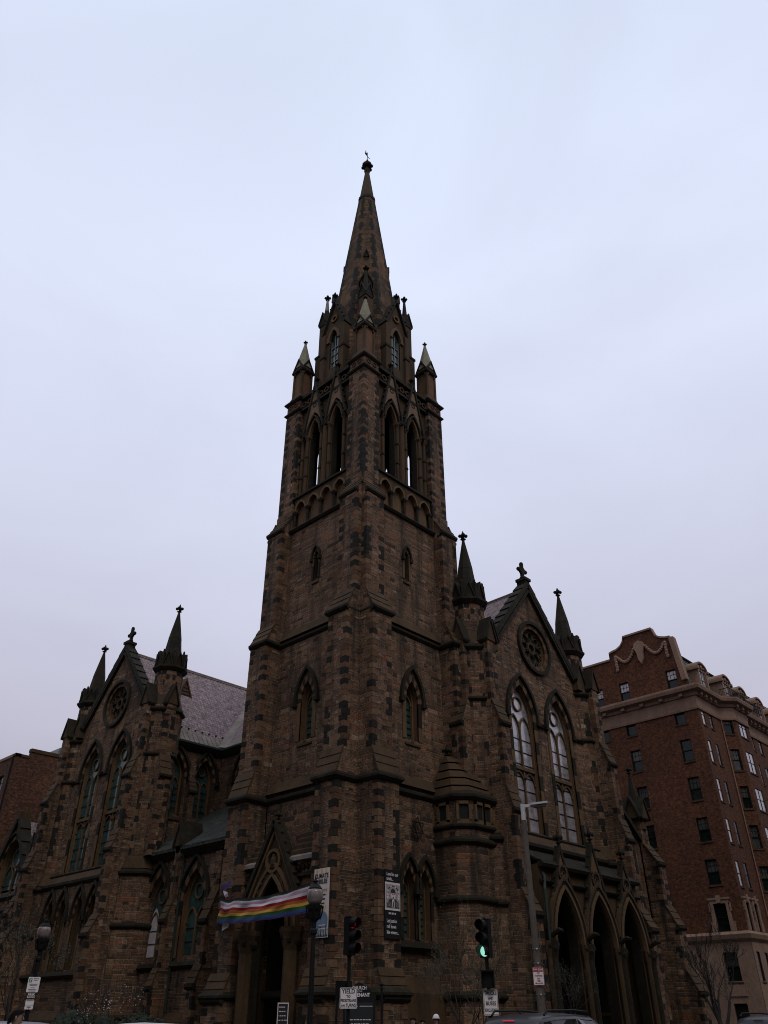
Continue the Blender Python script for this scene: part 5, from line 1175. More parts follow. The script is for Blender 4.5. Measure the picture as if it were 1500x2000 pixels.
# black banner with engraved portrait, on the other buttress
f = FR_; b = MB(['sign_black', 'cloth_cream', 'cloth_ink', 'sign_dark', 'engraving_grey'], f); S0, S1, Z0, Z1 = -3.82, -2.8, 4.54, 7.28; D = 5.64
b.box(S0, S1, D, D+.03, Z0, Z1); b.box(S0+.02, S1-.02, D+.03, D+.034, 5.64, 6.76, 1); b.box(S0+.05, S1-.05, D+.033, D+.037, 5.72, 6.68, 4)
cx = (S0+S1)/2+.02
def pl(P, m, dd): b.face([f(cx+x, D+dd, 5.64+z) for x, z in P], m)
for k in range(10): a = radians(20+14*k); pl([(r*cos(a+t), .62+r*sin(a+t)*.9) for r, t in ((.36, 0), (.42, 0), (.42, .2), (.36, .2))], 2 if k % 3 else 1, .04)
pl([(-.4, .1), (.4, .1), (.36, .3), (.22, .42), (.1, .46), (-.1, .46), (-.26, .4), (-.38, .26)], 2, .041); pl([(-.1, .12), (.1, .12), (.07, .42), (-.06, .42)], 1, .043); pl([(-.05, .14), (.06, .14), (.03, .36), (-.02, .36)], 2, .045)
pl([(.15*cos(2*pi*i/12), .62+.21*sin(2*pi*i/12)) for i in range(12)], 1, .045); pl([(-.16, .68), (.16, .68), (.14, .8), (.05, .87), (-.06, .87), (-.15, .8)], 2, .047)
for e in (-1, 1): pl([(e*.06+.035*x, .64+.018*z) for x, z in ((-1, -1), (1, -1), (1, 1), (-1, 1))], 2, .049)
pl([(-.05, .5), (.05, .5), (.04, .53), (-.04, .53)], 2, .049); pl([(-.02, .56), (.03, .56), (.01, .63)], 4, .049); pl([(-.09, .42), (.09, .42), (.1, .49), (-.1, .49)], 4, .048)
for e in (-1, 1):
    pl([(e*.36+.07*cos(2*pi*i/10), .55+.11*sin(2*pi*i/10)) for i in range(10)], 1, .042); pl([(e*.36-.05, .55), (e*.36+.05, .55), (e*.36+.05, .57), (e*.36-.05, .57)], 2, .044)
    for k in range(4): pl([(e*(.2+.05*k), .14), (e*(.22+.05*k), .14), (e*(.16+.05*k), .34), (e*(.15+.05*k), .34)], 4, .043)
for k in range(5): b.box(S0+.25+.1*k, S0+.31+.1*k, D+.03, D+.035, 5.48, 5.55, 1)
o = tag(b.build('portrait_banner'), 'tall black banner with white lettering and an engraved portrait on the right-hand buttress', 'banner')
for s_, z in (('Lord in our', 7.09), ('trials...', 6.9)): text(s_, .2, f, S0+.12, D+.036, z, 'sign_white', o, .82, align='LEFT', bold=.003)
for s_, z in (('Let justice', 5.22), ('roll down', 5.0), ('like waters...', 4.78)): text(s_, .2, f, S0+.12, D+.036, z, 'sign_white', o, .76, align='LEFT', bold=.003)

# ---------------------------------------------------------------- street furniture
TOCAM = lambda p: Fr(p, (CAM.x-p[0], CAM.y-p[1]))
def lamp(p, label, h, zb=0.0):
    t = thing('street_lamp', label, 'street lamp', (*p, zb), 'acorn street lamps'); z = lambda v: zb+v*h/4.6
    b = MB(['black_iron']); b.column(p, 12, [(.2, z(0)), (.2, z(.12)), (.16, z(.2)), (.15, z(.7)), (.1, z(.85)), (.075, z(1.0)), (.06, z(3.3)), (.09, z(3.35)), (.09, z(3.42)), (.065, z(3.46)), (.07, z(3.6)), (.14, z(3.68)), (.15, z(3.82)), (.19, z(3.9)), (.2, z(3.98))])
    for k in range(8): a = k*pi/4; b.tube([(p[0]+.15*cos(a), p[1]+.15*sin(a), z(3.66)), (p[0]+.2*cos(a), p[1]+.2*sin(a), z(3.8)), (p[0]+.215*cos(a), p[1]+.215*sin(a), z(3.97))], .02, 4)
    b.build('pole', t)
    b = MB(['globe_glass']); b.column(p, 16, [(.13, z(3.98)), (.19, z(4.07)), (.215, z(4.18)), (.205, z(4.28)), (.17, z(4.36))]); b.build('globe', t, smooth=True)
    b = MB(['black_iron']); b.column(p, 12, [(.18, z(4.34)), (.185, z(4.37)), (.11, z(4.45)), (.06, z(4.48)), (.06, z(4.52)), (.085, z(4.54)), (.03, z(4.57)), (.025, z(4.6)), (.008, z(4.7))]); b.build('finial', t); return t
lamp((-16.07, -14.81), 'black cast iron lamp with a frosted acorn globe beside the rainbow flag', 4.78)
lamp((-18.0, -3.6), 'black cast iron lamp with a frosted acorn globe carrying parking plates, left of the magnolia', 4.45)
def sign(name, label, cat, p, w, h, z, mat='sign_white', off=.09, tilt=0.0, rim=True, shape=.03, group=None, face=None):
    f = face or TOCAM(p); b = MB([mat, 'sign_black', 'grey_steel'], f); r = shape
    rr = lambda w_, h_, r_: [(w_/2-r_+r_*cos(a), h_/2-r_+r_*sin(a)) if i < 4 else (-w_/2+r_+r_*cos(a), h_/2-r_+r_*sin(a)) if i < 8 else (-w_/2+r_+r_*cos(a), -h_/2+r_+r_*sin(a)) if i < 12 else (w_/2-r_+r_*cos(a), -h_/2+r_+r_*sin(a)) for i, a in enumerate([pi/2*(i//4)+pi/6*(i % 4) for i in range(16)])]
    b.prism([(x, z+y) for x, y in rr(w, h, r)], off, off+.006)
    if rim: b.band([(x, z+y) for x, y in rr(w-.05, h-.05, r*.7)], [(x, z+y) for x, y in rr(w-.03, h-.03, r*.8)], off+.006, off+.009, 1, closed=True)
    for e in (-1, 1): b.blob(f(0, off+.01, z+e*(h/2-.035)), .012, .012, .012, 2, 6, 4)
    o = b.build(name); tag(o, label, cat, group); return o, f
def signal_head(t, f, z0, lit, visor_m='black_iron'):
    b = MB(['black_iron'], f); b.box(-.17, .17, -.1, .1, z0, z0+1.07)
    for k in range(3): b.box(-.175, .175, -.105, .105, z0+.355*k+.34, z0+.355*k+.352)
    for k in range(3):
        zc = z0+.178+.355*k
        for i in range(14):                                       # cut-away visor tube
            a0, a1 = radians(-50+i*20), radians(-30+i*20); P = []
            for r, d in ((.15, .1), (.15, .36-.1*max(0, -sin((a0+a1)/2))), (.162, .36-.1*max(0, -sin((a0+a1)/2))), (.162, .1)): P.append((r, d))
            q0 = [f(r*cos(a0), d, zc+r*sin(a0)) for r, d in P]; q1 = [f(r*cos(a1), d, zc+r*sin(a1)) for r, d in P]; b.hexa(q0+q1)
    hd = b.build('signal_head', t)
    for k, (nm, m) in enumerate((('green', 'lens_off'), ('amber', 'lens_off'), ('red', 'lens_off'))):
        zc = z0+.178+.355*k; m = {'green': 'lens_green', 'red': 'lens_red'}.get(nm, m) if nm == lit else m
        b = MB([m], f); b.loft([[f(r*cos(2*pi*i/16), d, zc+r*sin(2*pi*i/16)) for i in range(16)] for r, d in ((.15, .1), (.13, .13), (.07, .15), (.01, .155))], 0, (False, True)); b.build('lens', hd)
def traffic_signal(p, label, facing, lit, zs, ped_f, zp, poff):
    t = thing('traffic_signal', label, 'traffic light', (*p, 0), 'traffic signals on the corner'); b = MB(['black_iron', 'grey_steel'])
    b.column(p, 10, [(.2, 0), (.2, .1), (.11, .3), (.06, .4), (.055, zs-.05), (.075, zs-.03), (.075, zs+.02)]); b.column(p, 8, [(.05, zs), (.05, zs+1.1), (.02, zs+1.14)])
    b.build('pole', t); signal_head(t, Fr(p, facing), zs, lit)
    f = ped_f; b = MB(['black_iron', 'grey_steel'], f); x0 = poff
    b.box(x0-.2, x0+.2, .08, .3, zp, zp+.46); b.box(x0-.2, x0+.2, .3, .42, zp+.42, zp+.46); b.box(x0-.2, x0-.17, .3, .42, zp+.02, zp+.46); b.box(x0+.17, x0+.2, .3, .42, zp+.02, zp+.46); b.box(x0-.05, x0+.05, 0, .1, zp+.1, zp+.2); b.box(x0-.05, x0+.05, 0, .1, zp+.32, zp+.38)
    b.build('pedestrian_signal', t); return t
P1, P2 = (-11.93, -11.88), (-9.08, -15.05)
traffic_signal(P1, 'black traffic light showing red beside the flagged doorway', (.1, -1), 'red', 3.28, Fr(P1, (-.2, .95)), 2.15, -.1)
traffic_signal(P2, 'black traffic light showing green in front of the bare shrubs', (-1, -.12), 'green', 3.2, Fr(P2, (-.75, -.55)), 2.4, 0)
o, f = sign('yield_sign', 'white sign reading YIELD TO PEDESTRIANS ON TURNS below the red traffic light', 'sign', P1, .52, .54, 2.15, off=.12)
for s_, z, sz, sx in (('YIELD', 2.32, .165, .95), ('TO', 2.19, .09, 1), ('PEDESTRIANS', 2.085, .105, .72), ('ON', 1.955, .075, 1), ('TURNS', 1.965, .115, .85)): text(s_, sz, f, {'ON': -.16, 'TURNS': .07}.get(s_, 0), .131, z, 'sign_black', o, sx, bold=.003)
o, f = sign('trucks_sign', 'white sign reading TRUCKS AND BUSES EXCLUDED below the green traffic light', 'sign', P2, .46, .66, 2.03, off=.12, face=Fr(P2, (-.55, -.85)))
for s_, z, sz, sx in (('TRUCKS', 2.26, .13, .8), ('AND', 2.13, .08, .9), ('BUSES', 2.0, .14, .88), ('EXCLUDED', 1.83, .11, .7)): text(s_, sz, f, 0, .131, z, 'sign_black', o, sx, bold=.003)
# tall grey pole with a flat light head
P3 = (-9.02, -16.86); t = thing('street_light', 'tall tapered grey pole with a flat overhanging light head in front of the nave', 'street light', (*P3, 0))
b = MB(['concrete_pole', 'light_head', 'grey_steel']); b.column(P3, 10, [(.145, 0), (.135, .5), (.115, 2.4), (.08, 7.0)])
for z in (2.2, 2.98, 3.35): b.tube([Vector((*P3, z)), Vector((*P3, z+.03))], .13 if z < 3 else .12, 8, 2); b.blob(Vector((*P3, z))-fw*.15, .025, .025, .025, 1, 6, 4)
b.build('pole', t)
f = Fr(P3, (-.35, -.94)); b = MB(['light_head', 'grey_steel'], f); b.column(P3, 10, [(.075, 6.95), (.075, 7.5)])
e_ = Vector((.62, -.78, 0)); a_ = Vector((*P3, 7.42)); b.bar(a_-e_*.05, a_+e_*.3+Vector((0, 0, .04)), .09, .07, 0, Vector((0, 0, 1)))
b.bar(a_+e_*.25+Vector((0, 0, .05)), a_+e_*.8+Vector((0, 0, .1)), .06, .34, 0, Vector((0, 0, 1))); b.bar(a_+e_*.45+Vector((0, 0, .0)), a_+e_*.75+Vector((0, 0, .02)), .05, .2, 1, Vector((0, 0, 1))); b.build('light_head', t)
o, f = sign('tow_zone_sign', 'small white and red sign reading TOW ZONE NO STOPPING ANY TIME on the grey pole', 'sign', P3, .31, .46, 2.66, off=.14, shape=.025, rim=False)
b = MB(['sign_red'], f); b.box(-.15, .15, .146, .15, 2.77, 2.875); b.box(-.09, .09, .146, .15, 2.475, 2.49)
for e in (-1, 1): b.face([f(e*.12, .15, 2.482), f(e*.07, .15, 2.505), f(e*.07, .15, 2.46)], 0)
b.band([(-.145, 2.44), (.145, 2.44), (.145, 2.88), (-.145, 2.88)], [(-.152, 2.433), (.152, 2.433), (.152, 2.887), (-.152, 2.887)], .146, .149, 0, closed=True); x = b.build('sign_face', o)
text('TOW ZONE', .065, f, 0, .154, 2.822, 'sign_white', x, .8, bold=.002)
for s_, z, sz in (('NO', 2.735, .055), ('STOPPING', 2.665, .055), ('ANY', 2.595, .05), ('TIME', 2.535, .05)): text(s_, sz, f, 0, .152, z, 'sign_red', x, .85, bold=.002)
# three parking plates on the left lamp
PL = (-18.0, -3.6); fl_ = Fr(PL, (-.35, -.94))
o, f = sign('parking_sign', 'white parking plate with a green corner box, topmost on the left street lamp', 'sign', PL, .36, .42, 2.56, off=.1, rim=False, shape=.03, face=fl_)
b = MB(['sign_green', 'sign_white', 'sign_dark'], f); b.box(-.155, -.06, .106, .11, 2.62, 2.73); b.box(-.13, -.085, .11, .113, 2.64, 2.655, 1); b.box(-.13, -.085, .11, .113, 2.695, 2.71, 1); b.bar(f(-.13, .112, 2.65), f(-.088, .112, 2.7), .003, .014, 1)
for k, (w, z) in enumerate(((.16, 2.72), (.12, 2.68), (.24, 2.57), (.2, 2.53), (.12, 2.47), (.24, 2.42), (.2, 2.385))): x0 = .0-w/2 if k > 1 else -.02; b.box(x0, x0+w, .106, .109, z-.008, z+.008, 2)
b.build('sign_face', o)
o, f = sign('park_plate', 'narrow dark plate reading PARK BOSTON, middle of three on the left street lamp', 'sign', PL, .26, .16, 2.25, 'sign_dark', off=.1, rim=False, shape=.02, face=fl_)
text('PARK', .085, f, 0, .108, 2.285, 'sign_white', o, 1.0, bold=.003); text('BOSTON', .055, f, 0, .108, 2.215, 'sign_white', o, 1.0, bold=.002)
o, f = sign('zone_plate', 'small white plate with a dark band, lowest of three on the left street lamp', 'sign', PL, .25, .26, 2.02, off=.1, rim=False, shape=.02, face=fl_)
b = MB(['sign_dark'], f); b.box(-.11, .11, .106, .109, 2.125, 2.135); b.box(-.12, .12, .106, .109, 2.0, 2.006); b.box(-.06, .06, .106, .109, 1.94, 1.965); b.build('sign_face', o)
# church notice board
f = Fr((-8.86, -9.25), (-.72, -.70)); t = thing('notice_board', 'black gabled church notice board on posts behind the yield sign', 'notice board', (-8.86, -9.25, 0))
b = MB(['sign_black', 'black_iron'], f); b.prism([(-.58, 2.2), (.58, 2.2), (.58, 2.3), (.12, 2.66), (0, 2.7), (-.12, 2.66), (-.58, 2.3)], -.05, .05); b.box(-.56, .56, -.06, .07, .55, 2.2); b.build('board', t)
b = MB(['sign_dark', 'sign_white', 'cloth_cream'], f); b.box(-.48, .48, .072, .08, .7, 2.1); b.box(-.46, -.05, .08, .084, 1.985, 2.0, 1); b.box(.02, .46, .08, .084, 1.985, 2.0, 1)
for w, z in ((.82, 1.6), (.66, 1.48)):
    x = -.4
    while x < -.4+w: l_ = random.uniform(.03, .11); b.box(x, x+l_, .08, .084, z-.012, z+.012, 1); x += l_+.03
b.box(.06, .46, .08, .086, .95, 1.22, 2); b.band(circle(-.25, 1.05, .08, 12), circle(-.25, 1.05, .1, 12), .08, .084, 1, closed=True); b.build('panel', t)
text('CHURCH', .15, f, 0, .056, 2.53, 'sign_white', t, .8, bold=.003); text('OF THE', .06, f, 0, .056, 2.43, 'sign_white', t, 1); text('COVENANT', .16, f, 0, .056, 2.32, 'sign_white', t, .85, bold=.004)
b = MB(['black_iron'], f)
for e in (-.78, .78): c = f(e, 0, 0).to_2d(); b.column(c, 8, [(.04, 0), (.04, 2.5), (.07, 2.52), (.03, 2.56)]); b.blob((c.x, c.y, 2.63), .07, .07, .07)
b.box(-.78, .78, -.02, .02, 2.12, 2.16); b.build('post', t)
f = Fr((-10.14, -6.72), (-.8, -.6)); t = thing('service_board', 'narrow dark board with a pale border and lines of white writing by the church door', 'sign board', (-10.14, -6.72, 0))
b = MB(['sign_dark', 'cloth_cream'], f); b.box(-.2, .2, -.03, .03, .8, 2.12); b.band([(-.17, .85), (.17, .85), (.17, 2.08), (-.17, 2.08)], [(-.2, .82), (.2, .82), (.2, 2.115), (-.2, 2.115)], .03, .036, 1, closed=True)
random.seed(5)
for k in range(7):
    z = 1.98-.13*k; x = -.14
    while x < .06+.05*(k % 2): l_ = random.uniform(.02, .07); b.box(x, x+l_, .03, .035, z-.014, z+.014, 1); x += l_+.02
b.build('board', t); b = MB(['black_iron'], f)
for e in (-.16, .16): b.box(e-.02, e+.02, -.05, -.03, 0, .9)
b.build('post', t)

# ---------------------------------------------------------------- trees
def limb(b, p, d, L, r, depth, rng, tips, m=0, spread=.5, up=.12, nseg=3, minr=.006):
    pts = [p]; rs = [r]; q = p.copy(); dd = d.copy()
    for i in range(nseg):
        dd = (dd+Vector((rng.uniform(-1, 1), rng.uniform(-1, 1), rng.uniform(-.6, .8)))*.16+Vector((0, 0, up*.4))).normalized(); q = q+dd*(L/nseg); pts.append(q.copy()); rs.append(max(minr, r*(1-.45*(i+1)/nseg)))
    b.tube(pts, rs, 6 if r > .04 else 4 if r > .015 else 3, m, cap=False)
    if depth == 0: tips.append((pts[-1], dd)); tips.append((pts[-2], dd)); return
    n = rng.choice((2, 3, 3)) if depth > 1 else rng.choice((3, 4))
    for k in range(n):
        t = 1.0 if k == 0 else rng.uniform(.45, 1.0); i = min(nseg-1, int(t*nseg)); o = pts[i].lerp(pts[i+1], t*nseg-i) if t < 1 else pts[-1]
        sd = dd.orthogonal().normalized(); sd.rotate(Matrix.Rotation(rng.uniform(0, 2*pi), 3, dd)); a = rng.uniform(.35, 1.0)*spread*(.5 if k == 0 else 1.25)
        limb(b, o.copy(), (dd*cos(a)+sd*sin(a)).normalized(), L*rng.uniform(.62, .85), max(minr, rs[i+1 if t == 1.0 else i]*rng.uniform(.55, .78)), depth-1, rng, tips, m, spread, up, nseg, minr)
def tree(label, p, stems, depth, seed, bark='bark', leaf=None, ln=0, lsz=.05, group=None, spread=.5, minr=.007, up=.12, kids='twig_leaves', cat='tree', name='bare_tree'):
    rng = random.Random(seed); t = thing(name, label, cat, (*p, 0), group); b = MB([bark]); tips = []; base = Vector((*p, 0))
    for d, L, r, h0 in stems: limb(b, base+Vector((0, 0, h0)), Vector(d).normalized(), L, r, depth, rng, tips, 0, spread, up, 3, minr)
    b.build('trunk', t, smooth=False)
    if leaf and ln:
        g = MB([leaf]); m = len(tips)
        for i in range(ln):
            q, d = tips[rng.randrange(m)]; q = q-d*rng.uniform(-.03, .5)+Vector([rng.gauss(0, .05) for _ in range(3)]); a = Vector([rng.gauss(0, 1) for _ in range(3)]).normalized(); c = a.orthogonal().normalized(); s = lsz*rng.uniform(.6, 1.3)
            g.face([q-a*s, q+c*s*.5, q+a*s, q-c*s*.5])
        g.build(kids, t)
    return t
tree('tall bare street tree with two forking stems in front of the brick apartment building', (14.4, -11.8), [((.12, .1, 1), 1.7, .15, 0), ((-.16, .02, 1), 1.9, .12, .5), ((.25, -.12, 1), 1.8, .11, .7)], 5, 11, spread=.55, minr=.01, leaf='bud_leaf', ln=500, lsz=.03, kids='buds')
tree('budding bare shrub tree with yellowish twigs between the two traffic lights', (-3.4, -9.9), [((-.35, .1, 1), 1.6, .07, 0), ((.3, -.1, 1), 1.5, .07, 0), ((-.05, -.2, 1), 1.7, .08, 0), ((-.6, .3, .9), 1.5, .05, .2)], 5, 23, 'pale_bark', 'bud_leaf', 2600, .03, 'bare shrubs before the nave', .6, .006, kids='buds', name='shrub_tree', cat='shrub')
tree('budding bare shrub tree with twigs reaching across the entrance porch beside the tall grey pole', (-1.0, -11.9), [((.35, -.2, 1), 1.35, .05, 0), ((-.3, .1, 1), 1.4, .05, 0), ((.65, -.25, .8), 1.3, .045, .2)], 4, 31, 'bark', 'bud_leaf', 700, .026, 'bare shrubs before the nave', .62, .006, kids='buds', name='shrub_tree', cat='shrub')
tree('young tree with thin dark limbs and sparse green leaves behind the left street lamp', (-15.2, 3.6), [((0, .05, 1), 1.8, .075, 0), ((.05, -.1, 1), 1.4, .05, 1.0), ((-.15, .25, 1), 1.4, .05, 1.2)], 5, 47, 'bark', 'spring_leaf', 1300, .038, None, .62, .006, kids='leaves', name='young_tree')
tree('small magnolia with white blossom in front of the transept wall', (-11.7, 2.9), [((.1, -.1, 1), 1.15, .05, 0), ((-.3, .1, 1), 1.1, .045, 0), ((.3, -.35, 1), 1.1, .045, 0), ((-.1, -.3, 1), 1.0, .04, .2)], 4, 53, 'bark', 'blossom', 230, .036, None, .5, .006, kids='blossom', name='magnolia')
def bush(label, p, r, h, seed, n=2600):
    rng = random.Random(seed); b = MB(['evergreen']); c = Vector((*p, 0)); lobes = [(Vector((rng.uniform(-.6, .6)*r, rng.uniform(-.6, .6)*r, rng.uniform(.35, .72)*h)), rng.uniform(.35, .6)*r) for _ in range(9)]
    for i in range(n):
        o, rr = rng.choice(lobes); a = Vector([rng.gauss(0, 1) for _ in range(3)]).normalized(); q = c+o+a*rr*rng.uniform(.75, 1.08); q.z = max(.02, min(h*1.02, q.z)); e = Vector([rng.gauss(0, 1) for _ in range(3)]).normalized(); k = e.orthogonal().normalized(); s = rng.uniform(.05, .11)
        b.face([q-e*s, q+k*s*.6, q+e*s, q-k*s*.6])
    for o, rr in lobes: b.blob(c+o, rr*.85, rr*.85, rr*.85, 0, 8, 5); b.tube([c, c+o], .03, 5)
    tag(b.build('evergreen_bush'), label, 'bush', 'evergreen bushes along the church wall')
bush('dark evergreen bush by the aisle wall, right of the magnolia', (-5.5, 10.0), 1.3, 2.1, 61)
bush('low dark evergreen bush beside the church door buttress', (-7.6, 6.4), 1.0, 1.75, 62)
bush('wide dark evergreen bush at the foot of the transept pier', (-6.8, 13.6), 1.5, 1.9, 63)

# ---------------------------------------------------------------- vehicles
def car(label, cat, p, head, paint, L, W, H, name='parked_car', rails=True, lit=False):
    """x forward along head, y to the left; lofted shell with separate glass, wheels and lamps"""
    hd = Vector((*head, 0)).normalized(); lf = Vector((-hd.y, hd.x, 0)); z0 = ZR; o = Vector((*p, z0)); X = lambda x, y, z: o+hd*x+lf*y+Vector((0, 0, z))
    t = thing(name, label, cat, (*p, z0)); belt = H*.6
    # stations: x, half width low, half width belt, roof z, half width at roof, belt z
    S = [(-.5, .80, .84, belt*1.02, .74, belt*.98), (-.488, .9, .9, H*.90, .66, belt), (-.44, .96, .97, H*.965, .68, belt), (-.3, 1, 1, H*.992, .71, belt), (-.1, 1, 1, H, .72, belt), (.08, 1, 1, H*.985, .7, belt), (.16, 1, 1, H*.94, .67, belt), (.29, 1, .99, belt*1.03, .78, belt*.99), (.4, .98, .95, belt*.97, .74, belt*.93), (.47, .93, .88, belt*.86, .68, belt*.82), (.5, .8, .76, belt*.7, .6, belt*.66)]
    def ring(s):
        x, wl, wb, zr, wr, zb = s; w = W/2; x *= L
        half = [(0, .2), (w*wl*.8, .2), (w*wl*.97, .32), (w*wl, .55), (w*wb, zb-.12), (w*wb*.975, zb), (w*(wr+.02), max(zb+.005, zr-.09)), (w*(wr-.05), max(zb+.008, zr-.03)), (w*wr*.55, zr-.004+.002), (0, zr+.012)]
        return [X(x, y, z) for y, z in half]+[X(x, -y, z) for y, z in half[-2:0:-1]]
    b = MB([paint, 'rubber']); R = [ring(s) for s in S]; b.loft(R, 0); body = b.build('body', t, smooth=True, merge=True)
    g = MB(['car_glass', 'black_frame'])
    for sd in (1, -1):
        def sp(i, k, e=.008):
            a = R[i][k] if sd > 0 else R[i][(-k) % 18]; return a+lf*sd*e*1.3+Vector((0, 0, e*.3))
        for i0, i1 in ((2, 4), (4, 6)):
            A = [sp(i0, 5), sp(i1, 5), sp(i1, 6), sp(i0, 6)]; c = sum(A, Vector())/4; P = [c+(q-c)*k for q, k in zip(A, (.93,)*4)]
            mid = (i0+i1)//2; g.face([P[0], sp(mid, 5).lerp(c, .07), P[1], P[2], sp(mid, 6).lerp(c, .07), P[3]])
    o_ = g.build('side_window', t)
    g = MB(['car_glass'])
    for i0, i1, dx in ((6, 7, .02), (1, 0, -.02)):
        A = [R[i1][6]+hd*dx, R[i1][12]+hd*dx, R[i0][12]+hd*dx, R[i0][6]+hd*dx]; c = sum(A, Vector())/4; g.face([c+(q-c)*.92+Vector((0, 0, .012)) for q in A])
    g.build('windscreen', t)
    for sx in (-.31, .3):
        for sy in (-1, 1):
            b = MB(['rubber', 'alloy']); c = X(sx*L, sy*(W/2-.11), .33)
            def disc(r, y): return [c+hd*(r*cos(2*pi*i/20))+lf*y+Vector((0, 0, r*sin(2*pi*i/20))) for i in range(20)]
            b.loft([disc(.24, -.11), disc(.33, -.11), disc(.34, 0), disc(.33, .11), disc(.24, .11)], 0); wh = b.build('wheel', t, smooth=False)
            b = MB(['alloy']); b.loft([disc(.22, sy*.09), disc(.23, sy*.115), disc(.05, sy*.12)], 0); b.build('rim', wh)
    for sy in (-1, 1):
        b = MB(['lens_red_off']); b.blob(X(-.49*L, sy*W*.4, belt*.9), .08, .12, .1, 0, 8, 5); b.build('tail_light', t)
        b = MB(['light_head']); b.blob(X(.475*L, sy*W*.34, belt*.76), .1, .16, .07, 0, 8, 5); b.build('headlight', t)
        b = MB([paint]); b.blob(X(.13*L, sy*(W/2+.08), belt+.06), .1, .1, .07, 0, 8, 5); b.build('mirror', t, smooth=True)
    b = MB(['brake_light' if lit else 'lens_red_off', 'black_frame']); a = X(-.487*L, 0, H*.925); b.bar(a-lf*.13, a+lf*.13, .03, .02, 0, hd); b.build('brake_light', t)
    if rails:
        for sy in (-1, 1):
            b = MB(['black_frame']); b.tube([X(-.4*L, sy*W*.335, H*.975), X(-.37*L, sy*W*.335, H+.035), X(-.1*L, sy*W*.34, H+.05), X(.05*L, sy*W*.335, H+.025), X(.08*L, sy*W*.33, H*.985)], .022, 6); b.build('roof_rail', t)
    b = MB(['sign_white']); b.bar(X(-.502*L, -.26, .8), X(-.502*L, .26, .8), .01, .14, 0, hd); b.build('number_plate', t)
    if lit: b = MB(['black_iron']); b.tube([X(-.36*L, 0, H*.98), X(-.4*L, 0, H+.06)], .01, 4); b.build('aerial', t)
    return t
car('dark bronze estate car with its red brake light glowing in front of the grey pole', 'car', (-13.0, -19.95), (1, .12), 'paint_bronze', 4.7, 1.9, 1.86, lit=True)
car('black off-road car at the far right below the bare tree', 'car', (-3.1, -21.55), (1, 0), 'paint_black', 4.7, 1.92, 1.84)
car('white car with only its curved roof showing left of the church door', 'car', (-21.3, -15.4), (.12, 1), 'paint_white', 4.5, 1.85, 1.69, rails=False)
car('light grey car with only its roof showing by the lilac-hooded person', 'car', (-21.3, -9.3), (.05, 1), 'paint_grey', 4.5, 1.85, 1.72, rails=False)

# ---------------------------------------------------------------- people
def skin_obj(name, verts, edges, radii, mat, parent, root=0, sub=1):
    bm = bmesh.new(); lay = bm.verts.layers.skin.verify(); V = [bm.verts.new(v) for v in verts]
    for a, c in edges: bm.edges.new((V[a], V[c]))
    for i, v in enumerate(V): r = radii[i]; v[lay].radius = r if isinstance(r, tuple) else (r, r); v[lay].use_root = (i == root)
    me = bpy.data.meshes.new(name); bm.to_mesh(me); bm.free(); tmp = bpy.data.objects.new('tmp', me); COL.objects.link(tmp)
    md = tmp.modifiers.new('Skin', 'SKIN'); md.use_smooth_shade = True; md.branch_smoothing = .4
    if sub: s = tmp.modifiers.new('Sub', 'SUBSURF'); s.levels = s.render_levels = sub
    dg = bpy.context.evaluated_depsgraph_get(); out = bpy.data.meshes.new_from_object(tmp.evaluated_get(dg)); bpy.data.objects.remove(tmp); bpy.data.meshes.remove(me)
    out.name = name; out.materials.clear(); out.materials.append(MATS[mat]); out.polygons.foreach_set('use_smooth', [True]*len(out.polygons))
    o = bpy.data.objects.new(name, out); COL.objects.link(o); place(o, parent); return o
